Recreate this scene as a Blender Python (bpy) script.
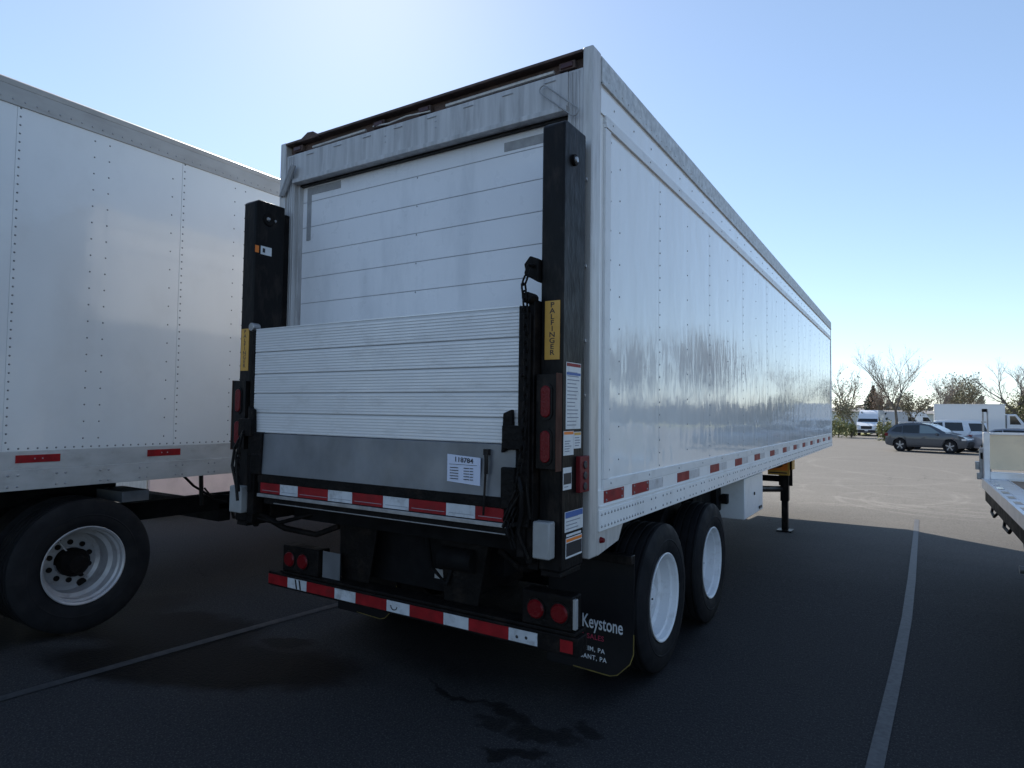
import bpy, bmesh, math, random
from mathutils import Vector, Matrix
R_ = math.radians
random.seed(7)
for o in list(bpy.data.objects): bpy.data.objects.remove(o)
scn = bpy.context.scene
C = scn.collection

# ------------------------------------------------------------------ camera
CAM = Vector((1.4444, -3.0901, 1.77)); YAW, PITCH, ROLL, FPX = 0.5599, 0.0428, 0.013, 638.33
cy, sy, cp, sp = math.cos(YAW), math.sin(YAW), math.cos(PITCH), math.sin(PITCH)
fw = Vector((-sy*cp, cy*cp, sp)); r0 = Vector((cy, sy, 0)); u0 = r0.cross(fw)
rt = math.cos(ROLL)*r0 + math.sin(ROLL)*u0; up = -math.sin(ROLL)*r0 + math.cos(ROLL)*u0
cam = bpy.data.cameras.new('camera'); co = bpy.data.objects.new('camera', cam); C.objects.link(co)
m3 = Matrix((rt, up, -fw)).transposed(); co.matrix_world = Matrix.Translation(CAM) @ m3.to_4x4()
cam.sensor_width = 36; cam.lens = 36*FPX/1024; cam.clip_start = 0.05; cam.clip_end = 3000
scn.camera = co
# ------------------------------------------------------------------ sky, sun, exposure
SUN_AZ, SUN_EL = R_(46), R_(37)            # azimuth measured from +Y towards -X
w = bpy.data.worlds.new('World'); scn.world = w; w.use_nodes = True
wn = w.node_tree.nodes; bg = wn['Background']
sky = wn.new('ShaderNodeTexSky'); sky.sky_type = 'NISHITA'; sky.sun_disc = False
sky.sun_elevation = SUN_EL; sky.sun_rotation = -SUN_AZ
sky.air_density = 0.85; sky.dust_density = 0.15; sky.ozone_density = 4.5; sky.altitude = 200
gm = wn.new('ShaderNodeGamma'); gm.inputs[1].default_value = .76; w.node_tree.links.new(sky.outputs[0], gm.inputs[0])
tn = wn.new('ShaderNodeMix'); tn.data_type = 'RGBA'; tn.blend_type = 'MULTIPLY'; tn.inputs[0].default_value = 1; tn.inputs[7].default_value = (1.29, 1.25, 1.20, 1)
w.node_tree.links.new(gm.outputs[0], tn.inputs[6]); w.node_tree.links.new(tn.outputs[2], bg.inputs[0]); bg.inputs[1].default_value = 0.15
sun = bpy.data.lights.new('sun', 'SUN'); so = bpy.data.objects.new('sun', sun); C.objects.link(so)
sun.energy = 5.0; sun.angle = R_(0.5); sun.color = (1, .93, .82)
sdir = Vector((-math.sin(SUN_AZ)*math.cos(SUN_EL), math.cos(SUN_AZ)*math.cos(SUN_EL), math.sin(SUN_EL)))
so.rotation_euler = sdir.to_track_quat('Z', 'Y').to_euler(); so.location = (0, 0, 30)
scn.view_settings.view_transform = 'Standard'; scn.view_settings.look = 'None'
scn.view_settings.exposure = 0.70; scn.view_settings.gamma = 1
scn.render.engine = 'CYCLES'; scn.cycles.blur_glossy = .12

# ------------------------------------------------------------------ materials
def mat(name, col, rough=.5, metal=0, spec=.5, coat=0, var=0, vscale=(3, 3, 3), bump=0, bscale=(20, 20, 20), dirt=None, dirt_amt=0, dscale=(2, 2, 2), emit=0, streak=None):
    m = bpy.data.materials.new(name); m.use_nodes = True; nt = m.node_tree; N = nt.nodes; L = nt.links
    b = N['Principled BSDF']
    b.inputs['Base Color'].default_value = (*col, 1); b.inputs['Roughness'].default_value = rough
    b.inputs['Metallic'].default_value = metal; b.inputs['Specular IOR Level'].default_value = spec
    b.inputs['Coat Weight'].default_value = coat; b.inputs['Coat Roughness'].default_value = .03
    geo = N.new('ShaderNodeNewGeometry')
    def noise(scale, detail=4, rough_=.55):
        mp = N.new('ShaderNodeMapping'); L.new(geo.outputs['Position'], mp.inputs[0]); mp.inputs['Scale'].default_value = scale
        n = N.new('ShaderNodeTexNoise'); n.inputs['Scale'].default_value = 1; n.inputs['Detail'].default_value = detail; n.inputs['Roughness'].default_value = rough_
        L.new(mp.outputs[0], n.inputs['Vector']); return n.outputs['Fac']
    def ramp(f, a, b_):
        r = N.new('ShaderNodeMapRange'); L.new(f, r.inputs[0]); r.inputs[1].default_value = a; r.inputs[2].default_value = b_; r.clamp = True; return r.outputs[0]
    cur = None
    if var:
        f = ramp(noise(vscale), .3, .7)
        mx = N.new('ShaderNodeMix'); mx.data_type = 'RGBA'; L.new(f, mx.inputs[0])
        mx.inputs[6].default_value = (*[c*(1-var) for c in col], 1); mx.inputs[7].default_value = (*[min(1, c*(1+var)) for c in col], 1); cur = mx.outputs[2]
    if dirt:
        f = ramp(noise(dscale, 6, .65), .52, .75)
        mu = N.new('ShaderNodeMath'); mu.operation = 'MULTIPLY'; L.new(f, mu.inputs[0]); mu.inputs[1].default_value = dirt_amt
        mx = N.new('ShaderNodeMix'); mx.data_type = 'RGBA'; L.new(mu.outputs[0], mx.inputs[0])
        if cur: L.new(cur, mx.inputs[6])
        else: mx.inputs[6].default_value = (*col, 1)
        mx.inputs[7].default_value = (*dirt, 1); cur = mx.outputs[2]
    if cur: L.new(cur, b.inputs['Base Color'])
    if var or dirt:
        rr = N.new('ShaderNodeMapRange'); L.new(noise((9, 9, 9), 3), rr.inputs[0]); rr.inputs[1].default_value = .3; rr.inputs[2].default_value = .7
        rr.inputs[3].default_value = max(.02, rough*.85); rr.inputs[4].default_value = min(1, rough*1.2); L.new(rr.outputs[0], b.inputs['Roughness'])
    if bump:
        bn = N.new('ShaderNodeBump'); bn.inputs['Strength'].default_value = 1; bn.inputs['Distance'].default_value = bump
        L.new(noise(bscale, 2), bn.inputs['Height']); L.new(bn.outputs[0], b.inputs['Normal'])
    if emit:
        b.inputs['Emission Color'].default_value = (*col, 1); b.inputs['Emission Strength'].default_value = emit
    return m
M = {}
M['panel'] = mat('white_trailer_skin', (.88, .875, .86), .06, spec=.55, coat=.4, var=.025, vscale=(.6, 1.1, .5), bump=.009, bscale=(1.5, 4.2, 1.7), dirt=(.45, .43, .40), dirt_amt=.16, dscale=(2, 3.2, .8))
M['panel3'] = mat('wavy_white_skin', (.80, .80, .79), .05, spec=.7, coat=.6, var=.03, bump=.05, bscale=(1.5, 1.7, 1.3))
M['rivet'] = mat('dull_rivet', (.17, .17, .18), .5, metal=.3)
M['panel2'] = mat('white_trailer_skin_neighbour', (.68, .69, .70), .14, spec=.6, coat=.3, var=.06, vscale=(.8, .9, .5), bump=.016, bscale=(1.2, 2.0, .9), dirt=(.40, .38, .36), dirt_amt=.15)
M['white'] = mat('white_paint', (.80, .80, .80), .35, var=.04, dirt=(.35, .33, .30), dirt_amt=.25, dscale=(5, 5, 5))
M['toprail'] = mat('warm_grey_rail', (.36, .355, .35), .5, var=.1, vscale=(2, 4, 8), dirt=(.22, .2, .18), dirt_amt=.4, dscale=(2, 2, 12))
M['trim2'] = mat('weathered_white_rail', (.42, .42, .42), .4, var=.12, vscale=(2, 4, 8), dirt=(.2, .18, .16), dirt_amt=.5, dscale=(5, 5, 8))
M['trim'] = mat('white_trim', (.74, .74, .74), .35, var=.05, vscale=(2, 4, 8), dirt=(.3, .29, .28), dirt_amt=.3, dscale=(6, 6, 6))
M['galv'] = mat('galvanised_rail', (.52, .53, .53), .45, metal=.1, var=.25, vscale=(22, 22, 22), dirt=(.16, .15, .14), dirt_amt=.35, dscale=(14, 14, 14))
M['frame'] = mat('weathered_rear_frame', (.48, .47, .47), .42, metal=.1, var=.22, vscale=(18, 14, 1.2), dirt=(.17, .15, .15), dirt_amt=.6, dscale=(16, 12, 1.8))
M['post'] = mat('brushed_corner_post', (.55, .53, .51), .38, metal=.2, var=.12, vscale=(30, 30, 2), dirt=(.22, .19, .17), dirt_amt=.5, dscale=(20, 20, 3))
M['rust'] = mat('rusty_channel', (.10, .065, .055), .8, var=.45, vscale=(9, 9, 9), bump=.01, bscale=(30, 30, 30))
M['door'] = mat('door_paint', (.82, .82, .85), .3, var=.04, vscale=(1.2, 1.2, .8), dirt=(.46, .48, .52), dirt_amt=.4, dscale=(4, 4, 1))
M['seam'] = mat('seam_shadow_gap', (.42, .43, .46), .7)
M['tape'] = mat('grey_tape_residue', (.33, .33, .34), .7, var=.15, vscale=(20, 20, 20))
M['black'] = mat('black_powder_coat', (.007, .0065, .007), .4, spec=.15, var=.3, vscale=(7, 7, 2), dirt=(.06, .045, .038), dirt_amt=.5, dscale=(14, 14, 5), bump=.003, bscale=(30, 30, 12))
M['grime'] = mat('grimy_black_steel', (.007, .006, .006), .6, spec=.12, var=.4, vscale=(10, 10, 10), dirt=(.04, .028, .022), dirt_amt=.5, dscale=(8, 8, 8), bump=.006, bscale=(40, 40, 40))
M['under'] = mat('dark_undercarriage', (.005, .005, .006), .8, spec=.2, var=.4, vscale=(5, 5, 5), dirt=(.012, .010, .010), dirt_amt=.5)
M['rubber'] = mat('tyre_rubber', (.010, .010, .012), .7, spec=.2, var=.3, vscale=(8, 8, 8), dirt=(.028, .026, .026), dirt_amt=.4, dscale=(7, 7, 7))
M['flap'] = mat('mud_flap_rubber', (.006, .006, .008), .55, spec=.25, var=.25)
M['rim'] = mat('white_wheel_paint', (.80, .81, .83), .32, var=.05, dirt=(.3, .28, .25), dirt_amt=.35, dscale=(12, 12, 12))
M['rim2'] = mat('worn_wheel_paint', (.36, .35, .36), .38, metal=.2, var=.15, vscale=(8, 8, 8), dirt=(.16, .13, .11), dirt_amt=.65, dscale=(9, 9, 9))
M['alu'] = mat('ribbed_aluminium', (.72, .72, .74), .42, metal=.3, var=.06, vscale=(1, 1, 9), dirt=(.32, .30, .28), dirt_amt=.4, dscale=(5, 5, 14))
M['alu_groove'] = mat('ribbed_aluminium_groove', (.60, .605, .615), .6, metal=.1)
M['galvplate'] = mat('galvanised_plate', (.17, .18, .20), .38, metal=.35, var=.25, vscale=(4, 4, 3), dirt=(.20, .20, .20), dirt_amt=.35, dscale=(3, 3, 6))
M['red'] = mat('red_reflective_tape', (.24, .008, .012), .45, spec=.25, var=.22, vscale=(14, 14, 14), dirt=(.06, .02, .02), dirt_amt=.5, dscale=(10, 10, 10))
M['wtape'] = mat('white_reflective_tape', (.52, .54, .57), .3, var=.12, vscale=(12, 12, 12), dirt=(.16, .15, .15), dirt_amt=.6, dscale=(15, 15, 15))
M['lens'] = mat('red_lamp_lens', (.13, .003, .006), .35, spec=.25, bump=.003, bscale=(80, 80, 80))
M['lens_dark'] = mat('dark_red_lens', (.05, .008, .008), .3)
M['yellow'] = mat('yellow_label', (.62, .33, .055), .45, var=.08, vscale=(20, 20, 20), dirt=(.3, .2, .08), dirt_amt=.3, dscale=(20, 20, 20))
M['dullyellow'] = mat('grimy_yellow_edge', (.16, .12, .03), .7, var=.4, vscale=(20, 20, 20))
M['orange'] = mat('orange_label', (.80, .20, .02), .45)
M['ink'] = mat('black_ink', (.015, .015, .02), .5)
M['grey_ink'] = mat('grey_print', (.25, .26, .30), .6)
M['flaptext'] = mat('pale_lettering', (.62, .66, .72), .5)
M['flapred'] = mat('red_lettering', (.30, .02, .06), .5)
M['paper'] = mat('paper_white', (.60, .64, .78), .55, bump=.003, bscale=(14, 14, 14))
M['sticker'] = mat('white_sticker', (.66, .67, .68), .4, var=.05, vscale=(20, 20, 20), dirt=(.3, .28, .25), dirt_amt=.35, dscale=(15, 15, 15))
M['blue'] = mat('blue_print', (.05, .12, .35), .5)
M['steel'] = mat('bare_steel', (.35, .35, .36), .4, metal=.6, var=.2, vscale=(20, 20, 20))
M['plastic'] = mat('grey_white_plastic', (.30, .30, .30), .5, var=.12, vscale=(8, 8, 8), dirt=(.2, .18, .16), dirt_amt=.4, dscale=(9, 9, 9))
M['rustpaint'] = mat('rusty_painted_edge', (.075, .035, .025), .8, spec=.15, var=.35, vscale=(20, 20, 6))
M['pink'] = mat('weathered_pinkish_skin', (.80, .68, .70), .5, var=.06, dirt=(.25, .2, .2), dirt_amt=.25)
M['ply'] = mat('tan_aluminium_panel', (.84, .69, .48), .45, metal=.0, var=.08, vscale=(2, 2, 2), dirt=(.28, .24, .19), dirt_amt=.35, dscale=(3, 3, 3))
M['wood'] = mat('deck_plank_wood', (.24, .17, .12), .75, var=.3, vscale=(3, .6, 3), bump=.01, bscale=(30, 3, 30))
M['brightalu'] = mat('bright_aluminium', (.66, .67, .70), .35, metal=.6, var=.08, vscale=(6, 6, 6), dirt=(.3, .28, .26), dirt_amt=.35, dscale=(7, 7, 7))
M['glass'] = mat('car_glass', (.012, .016, .020), .05, spec=.6)
M['lit_glass'] = mat('lit_window_glass', (.16, .22, .25), .08, spec=.6)  # paler than the car glass, light through the window painted in
M['greycar'] = mat('dark_grey_car_paint', (.05, .060, .078), .28, metal=.4, coat=.8)
M['whitecar'] = mat('white_car_paint', (.66, .70, .76), .3, coat=.7)
M['silvercar'] = mat('silver_car_paint', (.24, .25, .29), .3, metal=.4, coat=.8)
M['bluecar'] = mat('blue_grey_car_paint', (.10, .14, .22), .3, metal=.4, coat=.8)
M['chrome'] = mat('chrome', (.6, .6, .62), .18, metal=1)
M['bark'] = mat('grey_bark', (.13, .115, .10), .9, var=.3, vscale=(4, 4, 2))
M['twig'] = mat('bare_twig', (.26, .225, .20), .9)
M['leaf_pale'] = mat('pale_spring_leaf', (.22, .205, .13), .8, var=.35, vscale=(1.2, 1.2, 1.2))
M['leaf_red'] = mat('reddish_bud', (.19, .13, .10), .8, var=.35, vscale=(1.2, 1.2, 1.2))
M['leaf_dark'] = mat('dark_conifer_leaf', (.035, .05, .035), .85, var=.35, vscale=(1, 1, 1))
M['leaf_lime'] = mat('yellow_green_leaf', (.22, .22, .09), .8, var=.4, vscale=(1.5, 1.5, 1.5))
M['build'] = mat('pale_building_wall', (.46, .48, .50), .7, var=.08)
M['roofing'] = mat('grey_roofing', (.16, .16, .17), .8, var=.1)
M['hedge'] = mat('woodland_foliage', (.24, .215, .175), .9, var=.5, vscale=(.35, .35, .35))

# ------------------------------------------------------------------ mesh helpers
ORG = {}
class MB:
    def __init__(s): s.bm = bmesh.new(); s.mi = 0
    def m(s, i): s.mi = i; return s
    def face(s, vs):
        try: f = s.bm.faces.new(vs); f.material_index = s.mi; return f
        except ValueError: return None
    def box(s, x0, x1, y0, y1, z0, z1):
        if x0 > x1: x0, x1 = x1, x0
        if y0 > y1: y0, y1 = y1, y0
        if z0 > z1: z0, z1 = z1, z0
        v = [s.bm.verts.new(p) for p in ((x0,y0,z0),(x1,y0,z0),(x1,y1,z0),(x0,y1,z0),(x0,y0,z1),(x1,y0,z1),(x1,y1,z1),(x0,y1,z1))]
        for q in ((0,3,2,1),(4,5,6,7),(0,1,5,4),(1,2,6,5),(2,3,7,6),(3,0,4,7)): s.face([v[i] for i in q])
        return s
    def obox(s, c, ax, ay, az):   # oriented box: centre, three half-axis vectors
        c = Vector(c); ax, ay, az = Vector(ax), Vector(ay), Vector(az)
        v = [s.bm.verts.new(c+i*ax+j*ay+k*az) for k in (-1,1) for i, j in ((-1,-1),(1,-1),(1,1),(-1,1))]
        for q in ((0,3,2,1),(4,5,6,7),(0,1,5,4),(1,2,6,5),(2,3,7,6),(3,0,4,7)): s.face([v[i] for i in q])
        return s
    def cone(s, p0, p1, ra, rb, n=8, caps=True):
        p0, p1 = Vector(p0), Vector(p1); d = (p1-p0)
        if d.length < 1e-6: return s
        d.normalize(); a = d.orthogonal().normalized(); b = d.cross(a)
        A = [s.bm.verts.new(p0+ra*(math.cos(t)*a+math.sin(t)*b)) for t in [2*math.pi*i/n for i in range(n)]]
        B = [s.bm.verts.new(p1+rb*(math.cos(t)*a+math.sin(t)*b)) for t in [2*math.pi*i/n for i in range(n)]]
        for i in range(n): s.face([A[i], A[(i+1)%n], B[(i+1)%n], B[i]])
        if caps: s.face(A[::-1]); s.face(B)
        return s
    def tube(s, pts, r, n=6):
        pts = [Vector(p) for p in pts]; rings = []; a = None
        for i, p in enumerate(pts):
            d = (pts[min(i+1, len(pts)-1)]-pts[max(i-1, 0)]).normalized()
            a = d.orthogonal().normalized() if a is None else (a-d*a.dot(d)).normalized()
            b = d.cross(a)
            rings.append([s.bm.verts.new(p+r*(math.cos(2*math.pi*k/n)*a+math.sin(2*math.pi*k/n)*b)) for k in range(n)])
        for A, B in zip(rings, rings[1:]):
            for k in range(n): s.face([A[k], A[(k+1)%n], B[(k+1)%n], B[k]])
        s.face(rings[0][::-1]); s.face(rings[-1]); return s
    def ringx(s, c, prof, n=48, closed=True):  # lathe about the x axis; prof = [(x, r)]
        cx, cy_, cz = c; rings = []
        for x, r in prof:
            rings.append([s.bm.verts.new((cx+x, cy_+r*math.cos(2*math.pi*k/n), cz+r*math.sin(2*math.pi*k/n))) for k in range(n)])
        pairs = list(zip(rings, rings[1:]))+([(rings[-1], rings[0])] if closed else [])
        for A, B in pairs:
            for k in range(n): s.face([A[k], A[(k+1)%n], B[(k+1)%n], B[k]])
        return s
    def prism(s, pts, d):         # planar polygon pts (3D) extruded by vector d
        d = Vector(d); A = [s.bm.verts.new(p) for p in pts]; B = [s.bm.verts.new(Vector(p)+d) for p in pts]; n = len(pts)
        s.face(A[::-1]); s.face(B)
        for i in range(n): s.face([A[i], A[(i+1)%n], B[(i+1)%n], B[i]])
        return s
    def dome(s, c, nrm, r, h, n=6):
        c = Vector(c); nrm = Vector(nrm).normalized(); a = nrm.orthogonal().normalized(); b = nrm.cross(a)
        A = [s.bm.verts.new(c+r*(math.cos(2*math.pi*k/n)*a+math.sin(2*math.pi*k/n)*b)) for k in range(n)]
        B = [s.bm.verts.new(c+nrm*h+r*.55*(math.cos(2*math.pi*k/n)*a+math.sin(2*math.pi*k/n)*b)) for k in range(n)]
        for k in range(n): s.face([A[k], A[(k+1)%n], B[(k+1)%n], B[k]])
        s.face(B); return s
    def build(s, name, mats, parent=None, bevel=0, label=None, origin=None, smooth=True, fix=True):
        bm = s.bm
        if fix: bmesh.ops.recalc_face_normals(bm, faces=bm.faces)
        if isinstance(mats, (str,)): mats = [mats]
        if origin is None:
            if parent is None or len(bm.verts) == 0: origin = Vector((0, 0, 0))
            else:
                lo = Vector([min(v.co[i] for v in bm.verts) for i in range(3)]); hi = Vector([max(v.co[i] for v in bm.verts) for i in range(3)]); origin = (lo+hi)/2
        origin = Vector(origin)
        bmesh.ops.translate(bm, verts=bm.verts, vec=-origin)
        me = bpy.data.meshes.new(name); bm.to_mesh(me); bm.free()
        for k in mats: me.materials.append(M[k])
        if smooth:
            me.polygons.foreach_set('use_smooth', [True]*len(me.polygons)); me.set_sharp_from_angle(angle=R_(32))
        o = bpy.data.objects.new(name, me); C.objects.link(o)
        po = Vector((0, 0, 0))
        if parent is not None: o.parent = parent; po = ORG[parent.name]
        o.location = origin-po; ORG[o.name] = origin
        if bevel:
            bv = o.modifiers.new('bevel', 'BEVEL'); bv.width = bevel; bv.segments = 2; bv.limit_method = 'ANGLE'; bv.angle_limit = R_(40)
        if label: o['label'] = label
        return o
def thing(name, label, cat, loc=(0, 0, 0), group=None):
    o = bpy.data.objects.new(name, None); C.objects.link(o); o.location = loc; o.empty_display_size = .2
    o['label'] = label; o['category'] = cat
    if group: o['group'] = group
    ORG[o.name] = Vector(loc); return o
def tag(o, label, cat, group=None):
    o['label'] = label; o['category'] = cat
    if group: o['group'] = group
    return o
def pempty(name, parent, loc):
    o = bpy.data.objects.new(name, None); C.objects.link(o); o.parent = parent; o.empty_display_size = .1
    o.location = Vector(loc)-ORG[parent.name]; ORG[o.name] = Vector(loc); return o
def text(mb, body, loc, size, xd, yd, align='LEFT', sx=1, spacing=1.0, line=1.0, thick=0):
    cu = bpy.data.curves.new('t', 'FONT'); cu.body = body; cu.size = size; cu.align_x = align; cu.space_character = spacing; cu.space_line = line
    cu.resolution_u = 3; cu.extrude = thick; cu.offset = size*.012
    ob = bpy.data.objects.new('t', cu); C.objects.link(ob)
    dg = bpy.context.evaluated_depsgraph_get(); me = bpy.data.meshes.new_from_object(ob.evaluated_get(dg))
    X, Y = Vector(xd).normalized(), Vector(yd).normalized(); Z = X.cross(Y); loc = Vector(loc)
    vs = [mb.bm.verts.new(loc+X*v.co.x*sx+Y*v.co.y+Z*v.co.z) for v in me.vertices]
    for p in me.polygons: mb.face([vs[i] for i in p.vertices])
    bpy.data.objects.remove(ob); bpy.data.meshes.remove(me); bpy.data.curves.remove(cu)
def gz(y):
    t = min(1, max(0, (y-2.8)/9.0)); return -.30*t*t*(3-2*t)
def PX(px, d, z=0):            # a real place seen in direction px at ground distance d
    v = fw + rt*((px-512)/FPX); v.z = 0; v.normalize(); p = CAM+v*d; return Vector((p.x, p.y, z))

# ------------------------------------------------------------------ ground
def ground_mat():
    m = bpy.data.materials.new('asphalt'); m.use_nodes = True; nt = m.node_tree; N = nt.nodes; L = nt.links; b = N['Principled BSDF']
    geo = N.new('ShaderNodeNewGeometry'); P = geo.outputs['Position']
    def mapn(scale, rot=0):
        mp = N.new('ShaderNodeMapping'); L.new(P, mp.inputs[0]); mp.inputs['Scale'].default_value = scale; mp.inputs['Rotation'].default_value = (0, 0, rot); return mp.outputs[0]
    def noise(sc, det=5, rot=0, rg=.6, dist=0):
        n = N.new('ShaderNodeTexNoise'); n.inputs['Scale'].default_value = 1; n.inputs['Detail'].default_value = det; n.inputs['Roughness'].default_value = rg; n.inputs['Distortion'].default_value = dist
        L.new(mapn(sc, rot), n.inputs['Vector']); return n
    def math_(op, a, b_=None, c=None):
        n = N.new('ShaderNodeMath'); n.operation = op; n.use_clamp = False
        for i, v in enumerate((a, b_, c)):
            if v is None: continue
            if isinstance(v, (int, float)): n.inputs[i].default_value = v
            else: L.new(v, n.inputs[i])
        return n.outputs[0]
    def mr(f, a, b_, c=0, d=1):
        r = N.new('ShaderNodeMapRange'); L.new(f, r.inputs[0]); r.inputs[1].default_value = a; r.inputs[2].default_value = b_; r.inputs[3].default_value = c; r.inputs[4].default_value = d; return r.outputs[0]
    def mix(f, a, b_):
        mx = N.new('ShaderNodeMix'); mx.data_type = 'RGBA'
        if isinstance(f, (int, float)): mx.inputs[0].default_value = f
        else: L.new(f, mx.inputs[0])
        for i, v in ((6, a), (7, b_)):
            if isinstance(v, tuple): mx.inputs[i].default_value = (*v, 1)
            else: L.new(v, mx.inputs[i])
        return mx.outputs[2]
    sep = N.new('ShaderNodeSeparateXYZ'); L.new(P, sep.inputs[0])
    # asphalt near the bays darkened for the shade, lane paler for wear and sun; border is a ragged diagonal
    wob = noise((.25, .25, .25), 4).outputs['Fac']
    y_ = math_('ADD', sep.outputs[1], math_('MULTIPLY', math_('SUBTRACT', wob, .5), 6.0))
    worn_sunlit = mr(y_, 4.5, 15)
    base = mix(worn_sunlit, (.027, .0265, .028), (.155, .148, .137))
    big = noise((.18, .6, 1), 5, .4).outputs['Fac']; base = mix(mr(big, .35, .7, 0, .30), base, mix(worn_sunlit, (.046, .043, .041), (.21, .20, .185)))
    tracks = noise((.12, 2.6, 1), 5, -.12, dist=.3).outputs['Fac']; base = mix(math_('MULTIPLY', mr(tracks, .5, .72, 0, .30), worn_sunlit), base, (.095, .09, .083))
    # curved tyre scuffs in the lane
    for (cx, cy_, rr, wd) in ((3.0, 19.5, 3.6, .07), (3.0, 19.5, 5.3, .08), (2.3, 15.3, 1.7, .06), (2.3, 15.3, 1.95, .05), (2.3, 15.3, 2.5, .06), (1.6, 17.5, 2.9, .06), (-1.0, 17.0, 3.4, .07), (-1.0, 17.0, 3.65, .05), (-3.5, 24, 6.5, .11), (5.5, 29, 8, .12)):
        vx = math_('SUBTRACT', sep.outputs[0], cx); vy = math_('SUBTRACT', sep.outputs[1], cy_)
        d = math_('SQRT', math_('ADD', math_('MULTIPLY', vx, vx), math_('MULTIPLY', vy, vy)))
        k = mr(math_('ABSOLUTE', math_('SUBTRACT', d, rr)), 0, wd*2, .42, 0)
        base = mix(math_('MULTIPLY', k, mr(noise((1.5, 1.5, 1.5), 3).outputs['Fac'], .35, .6)), base, (.27, .258, .24))
    sp_ = noise((95, 95, 95), 2).outputs['Fac']; base = mix(mr(sp_, .52, .72, 0, .75), base, mix(worn_sunlit, (.115, .112, .112), (.27, .255, .24)))
    gr = noise((260, 260, 260), 1).outputs['Fac']; base = mix(mr(gr, .5, .7, 0, .4), base, mix(worn_sunlit, (.05, .05, .055), (.11, .105, .10)))
    sp2 = noise((38, 38, 38), 3).outputs['Fac']; base = mix(mr(sp2, .45, .7, 0, .45), base, (.012, .012, .014))
    # fine cracks
    vo = N.new('ShaderNodeTexVoronoi'); vo.feature = 'DISTANCE_TO_EDGE'; vo.inputs['Scale'].default_value = .33
    dn = noise((1.1, 1.1, 1.1), 5).outputs['Color']; vm = N.new('ShaderNodeVectorMath'); vm.operation = 'MULTIPLY_ADD'; L.new(dn, vm.inputs[0]); vm.inputs[1].default_value = (1.3, 1.3, 0); L.new(P, vm.inputs[2]); L.new(vm.outputs[0], vo.inputs['Vector'])
    ck = math_('MULTIPLY', mr(vo.outputs['Distance'], .0, .004, .7, 0), mr(noise((.35, .35, .35), 3).outputs['Fac'], .48, .6)); base = mix(ck, base, (.006, .006, .007))
    # oil, damp and dark patches, each with its own shape
    wet_dark = None
    wn_ = noise((2.8, 2.8, 2.8), 6).outputs['Color']; ws = N.new('ShaderNodeSeparateXYZ'); L.new(wn_, ws.inputs[0])
    wx = math_('ADD', sep.outputs[0], math_('MULTIPLY', math_('SUBTRACT', ws.outputs[0], .5), .55)); wy = math_('ADD', sep.outputs[1], math_('MULTIPLY', math_('SUBTRACT', ws.outputs[1], .5), .55))
    for (cx, cy_, rx, ry, ang, amt) in ((-2.75, -.40, 1.25, .42, .45, 1.0), (-3.6, -.15, .9, .42, .3, .95), (-4.6, -.9, 1.4, .5, 1.3, .8), (-2.2, -.1, .7, .25, .4, .5), (-2.6, .18, .20, .11, .35, 1.0), (-1.95, .02, .30, .12, .5, .8),
                                       (-.55, .16, .20, .07, -.2, .75), (-.30, .05, .24, .08, .3, .7), (-.62, .0, .14, .06, .6, .6), (-.12, .22, .10, .05, 0, .7), (-.95, .22, .3, .03, -.1, .8), (-.35, -.18, .22, .06, .4, .8), (-1.3, 1.2, 1.3, .9, 0, .6), (-.35, 1.6, .4, 1.2, 0, .4)):  # last two darken the ground under the trailer and its wheels
        dx = math_('SUBTRACT', wx, cx); dy = math_('SUBTRACT', wy, cy_); ca, sa = math.cos(ang), math.sin(ang)
        ux = math_('DIVIDE', math_('ADD', math_('MULTIPLY', dx, ca), math_('MULTIPLY', dy, sa)), rx); uy = math_('DIVIDE', math_('SUBTRACT', math_('MULTIPLY', dy, ca), math_('MULTIPLY', dx, sa)), ry)
        d = math_('ADD', math_('MULTIPLY', ux, ux), math_('MULTIPLY', uy, uy)); k = mr(d, .6, 1.15, amt, 0)
        wet_dark = k if wet_dark is None else math_('MAXIMUM', wet_dark, k)
    rx_ = math_('DIVIDE', math_('SUBTRACT', sep.outputs[0], -2.6), .26); ry_ = math_('DIVIDE', math_('SUBTRACT', sep.outputs[1], .18), .15)
    rd = math_('SQRT', math_('ADD', math_('MULTIPLY', rx_, rx_), math_('MULTIPLY', ry_, ry_))); band = mr(math_('ABSOLUTE', math_('SUBTRACT', rd, 1.0)), .05, .22, .45, 0)
    wet_dark = math_('MULTIPLY', wet_dark, math_('SUBTRACT', 1.0, band))
    base = mix(wet_dark, base, (.0015, .0015, .002))
    L.new(base, b.inputs['Base Color'])
    L.new(mix(wet_dark, (.85, .85, .85), (.7, .7, .7)), b.inputs['Roughness'])
    b.inputs['Specular IOR Level'].default_value = .14
    bn = N.new('ShaderNodeBump'); bn.inputs['Distance'].default_value = .009; bn.inputs['Strength'].default_value = .8
    hh = math_('ADD', math_('MULTIPLY', sp_, .6), sp2); L.new(hh, bn.inputs['Height']); L.new(bn.outputs[0], b.inputs['Normal'])
    return m
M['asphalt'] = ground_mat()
ys = [-600, -60, -20, -8, 0]+[2.8+i*.45 for i in range(21)]+[14, 20, 30, 60, 100, 300, 1500]
mb = MB(); rows = [[mb.bm.verts.new((x, y, gz(y))) for x in (-900, -60, -15, -5, 0, 5, 15, 60, 900)] for y in ys]
for A, B in zip(rows, rows[1:]):
    for i in range(8): mb.face([A[i], A[i+1], B[i+1], B[i]])
g = mb.build('parking_lot', ['asphalt'], fix=False); g['kind'] = 'structure'
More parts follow.
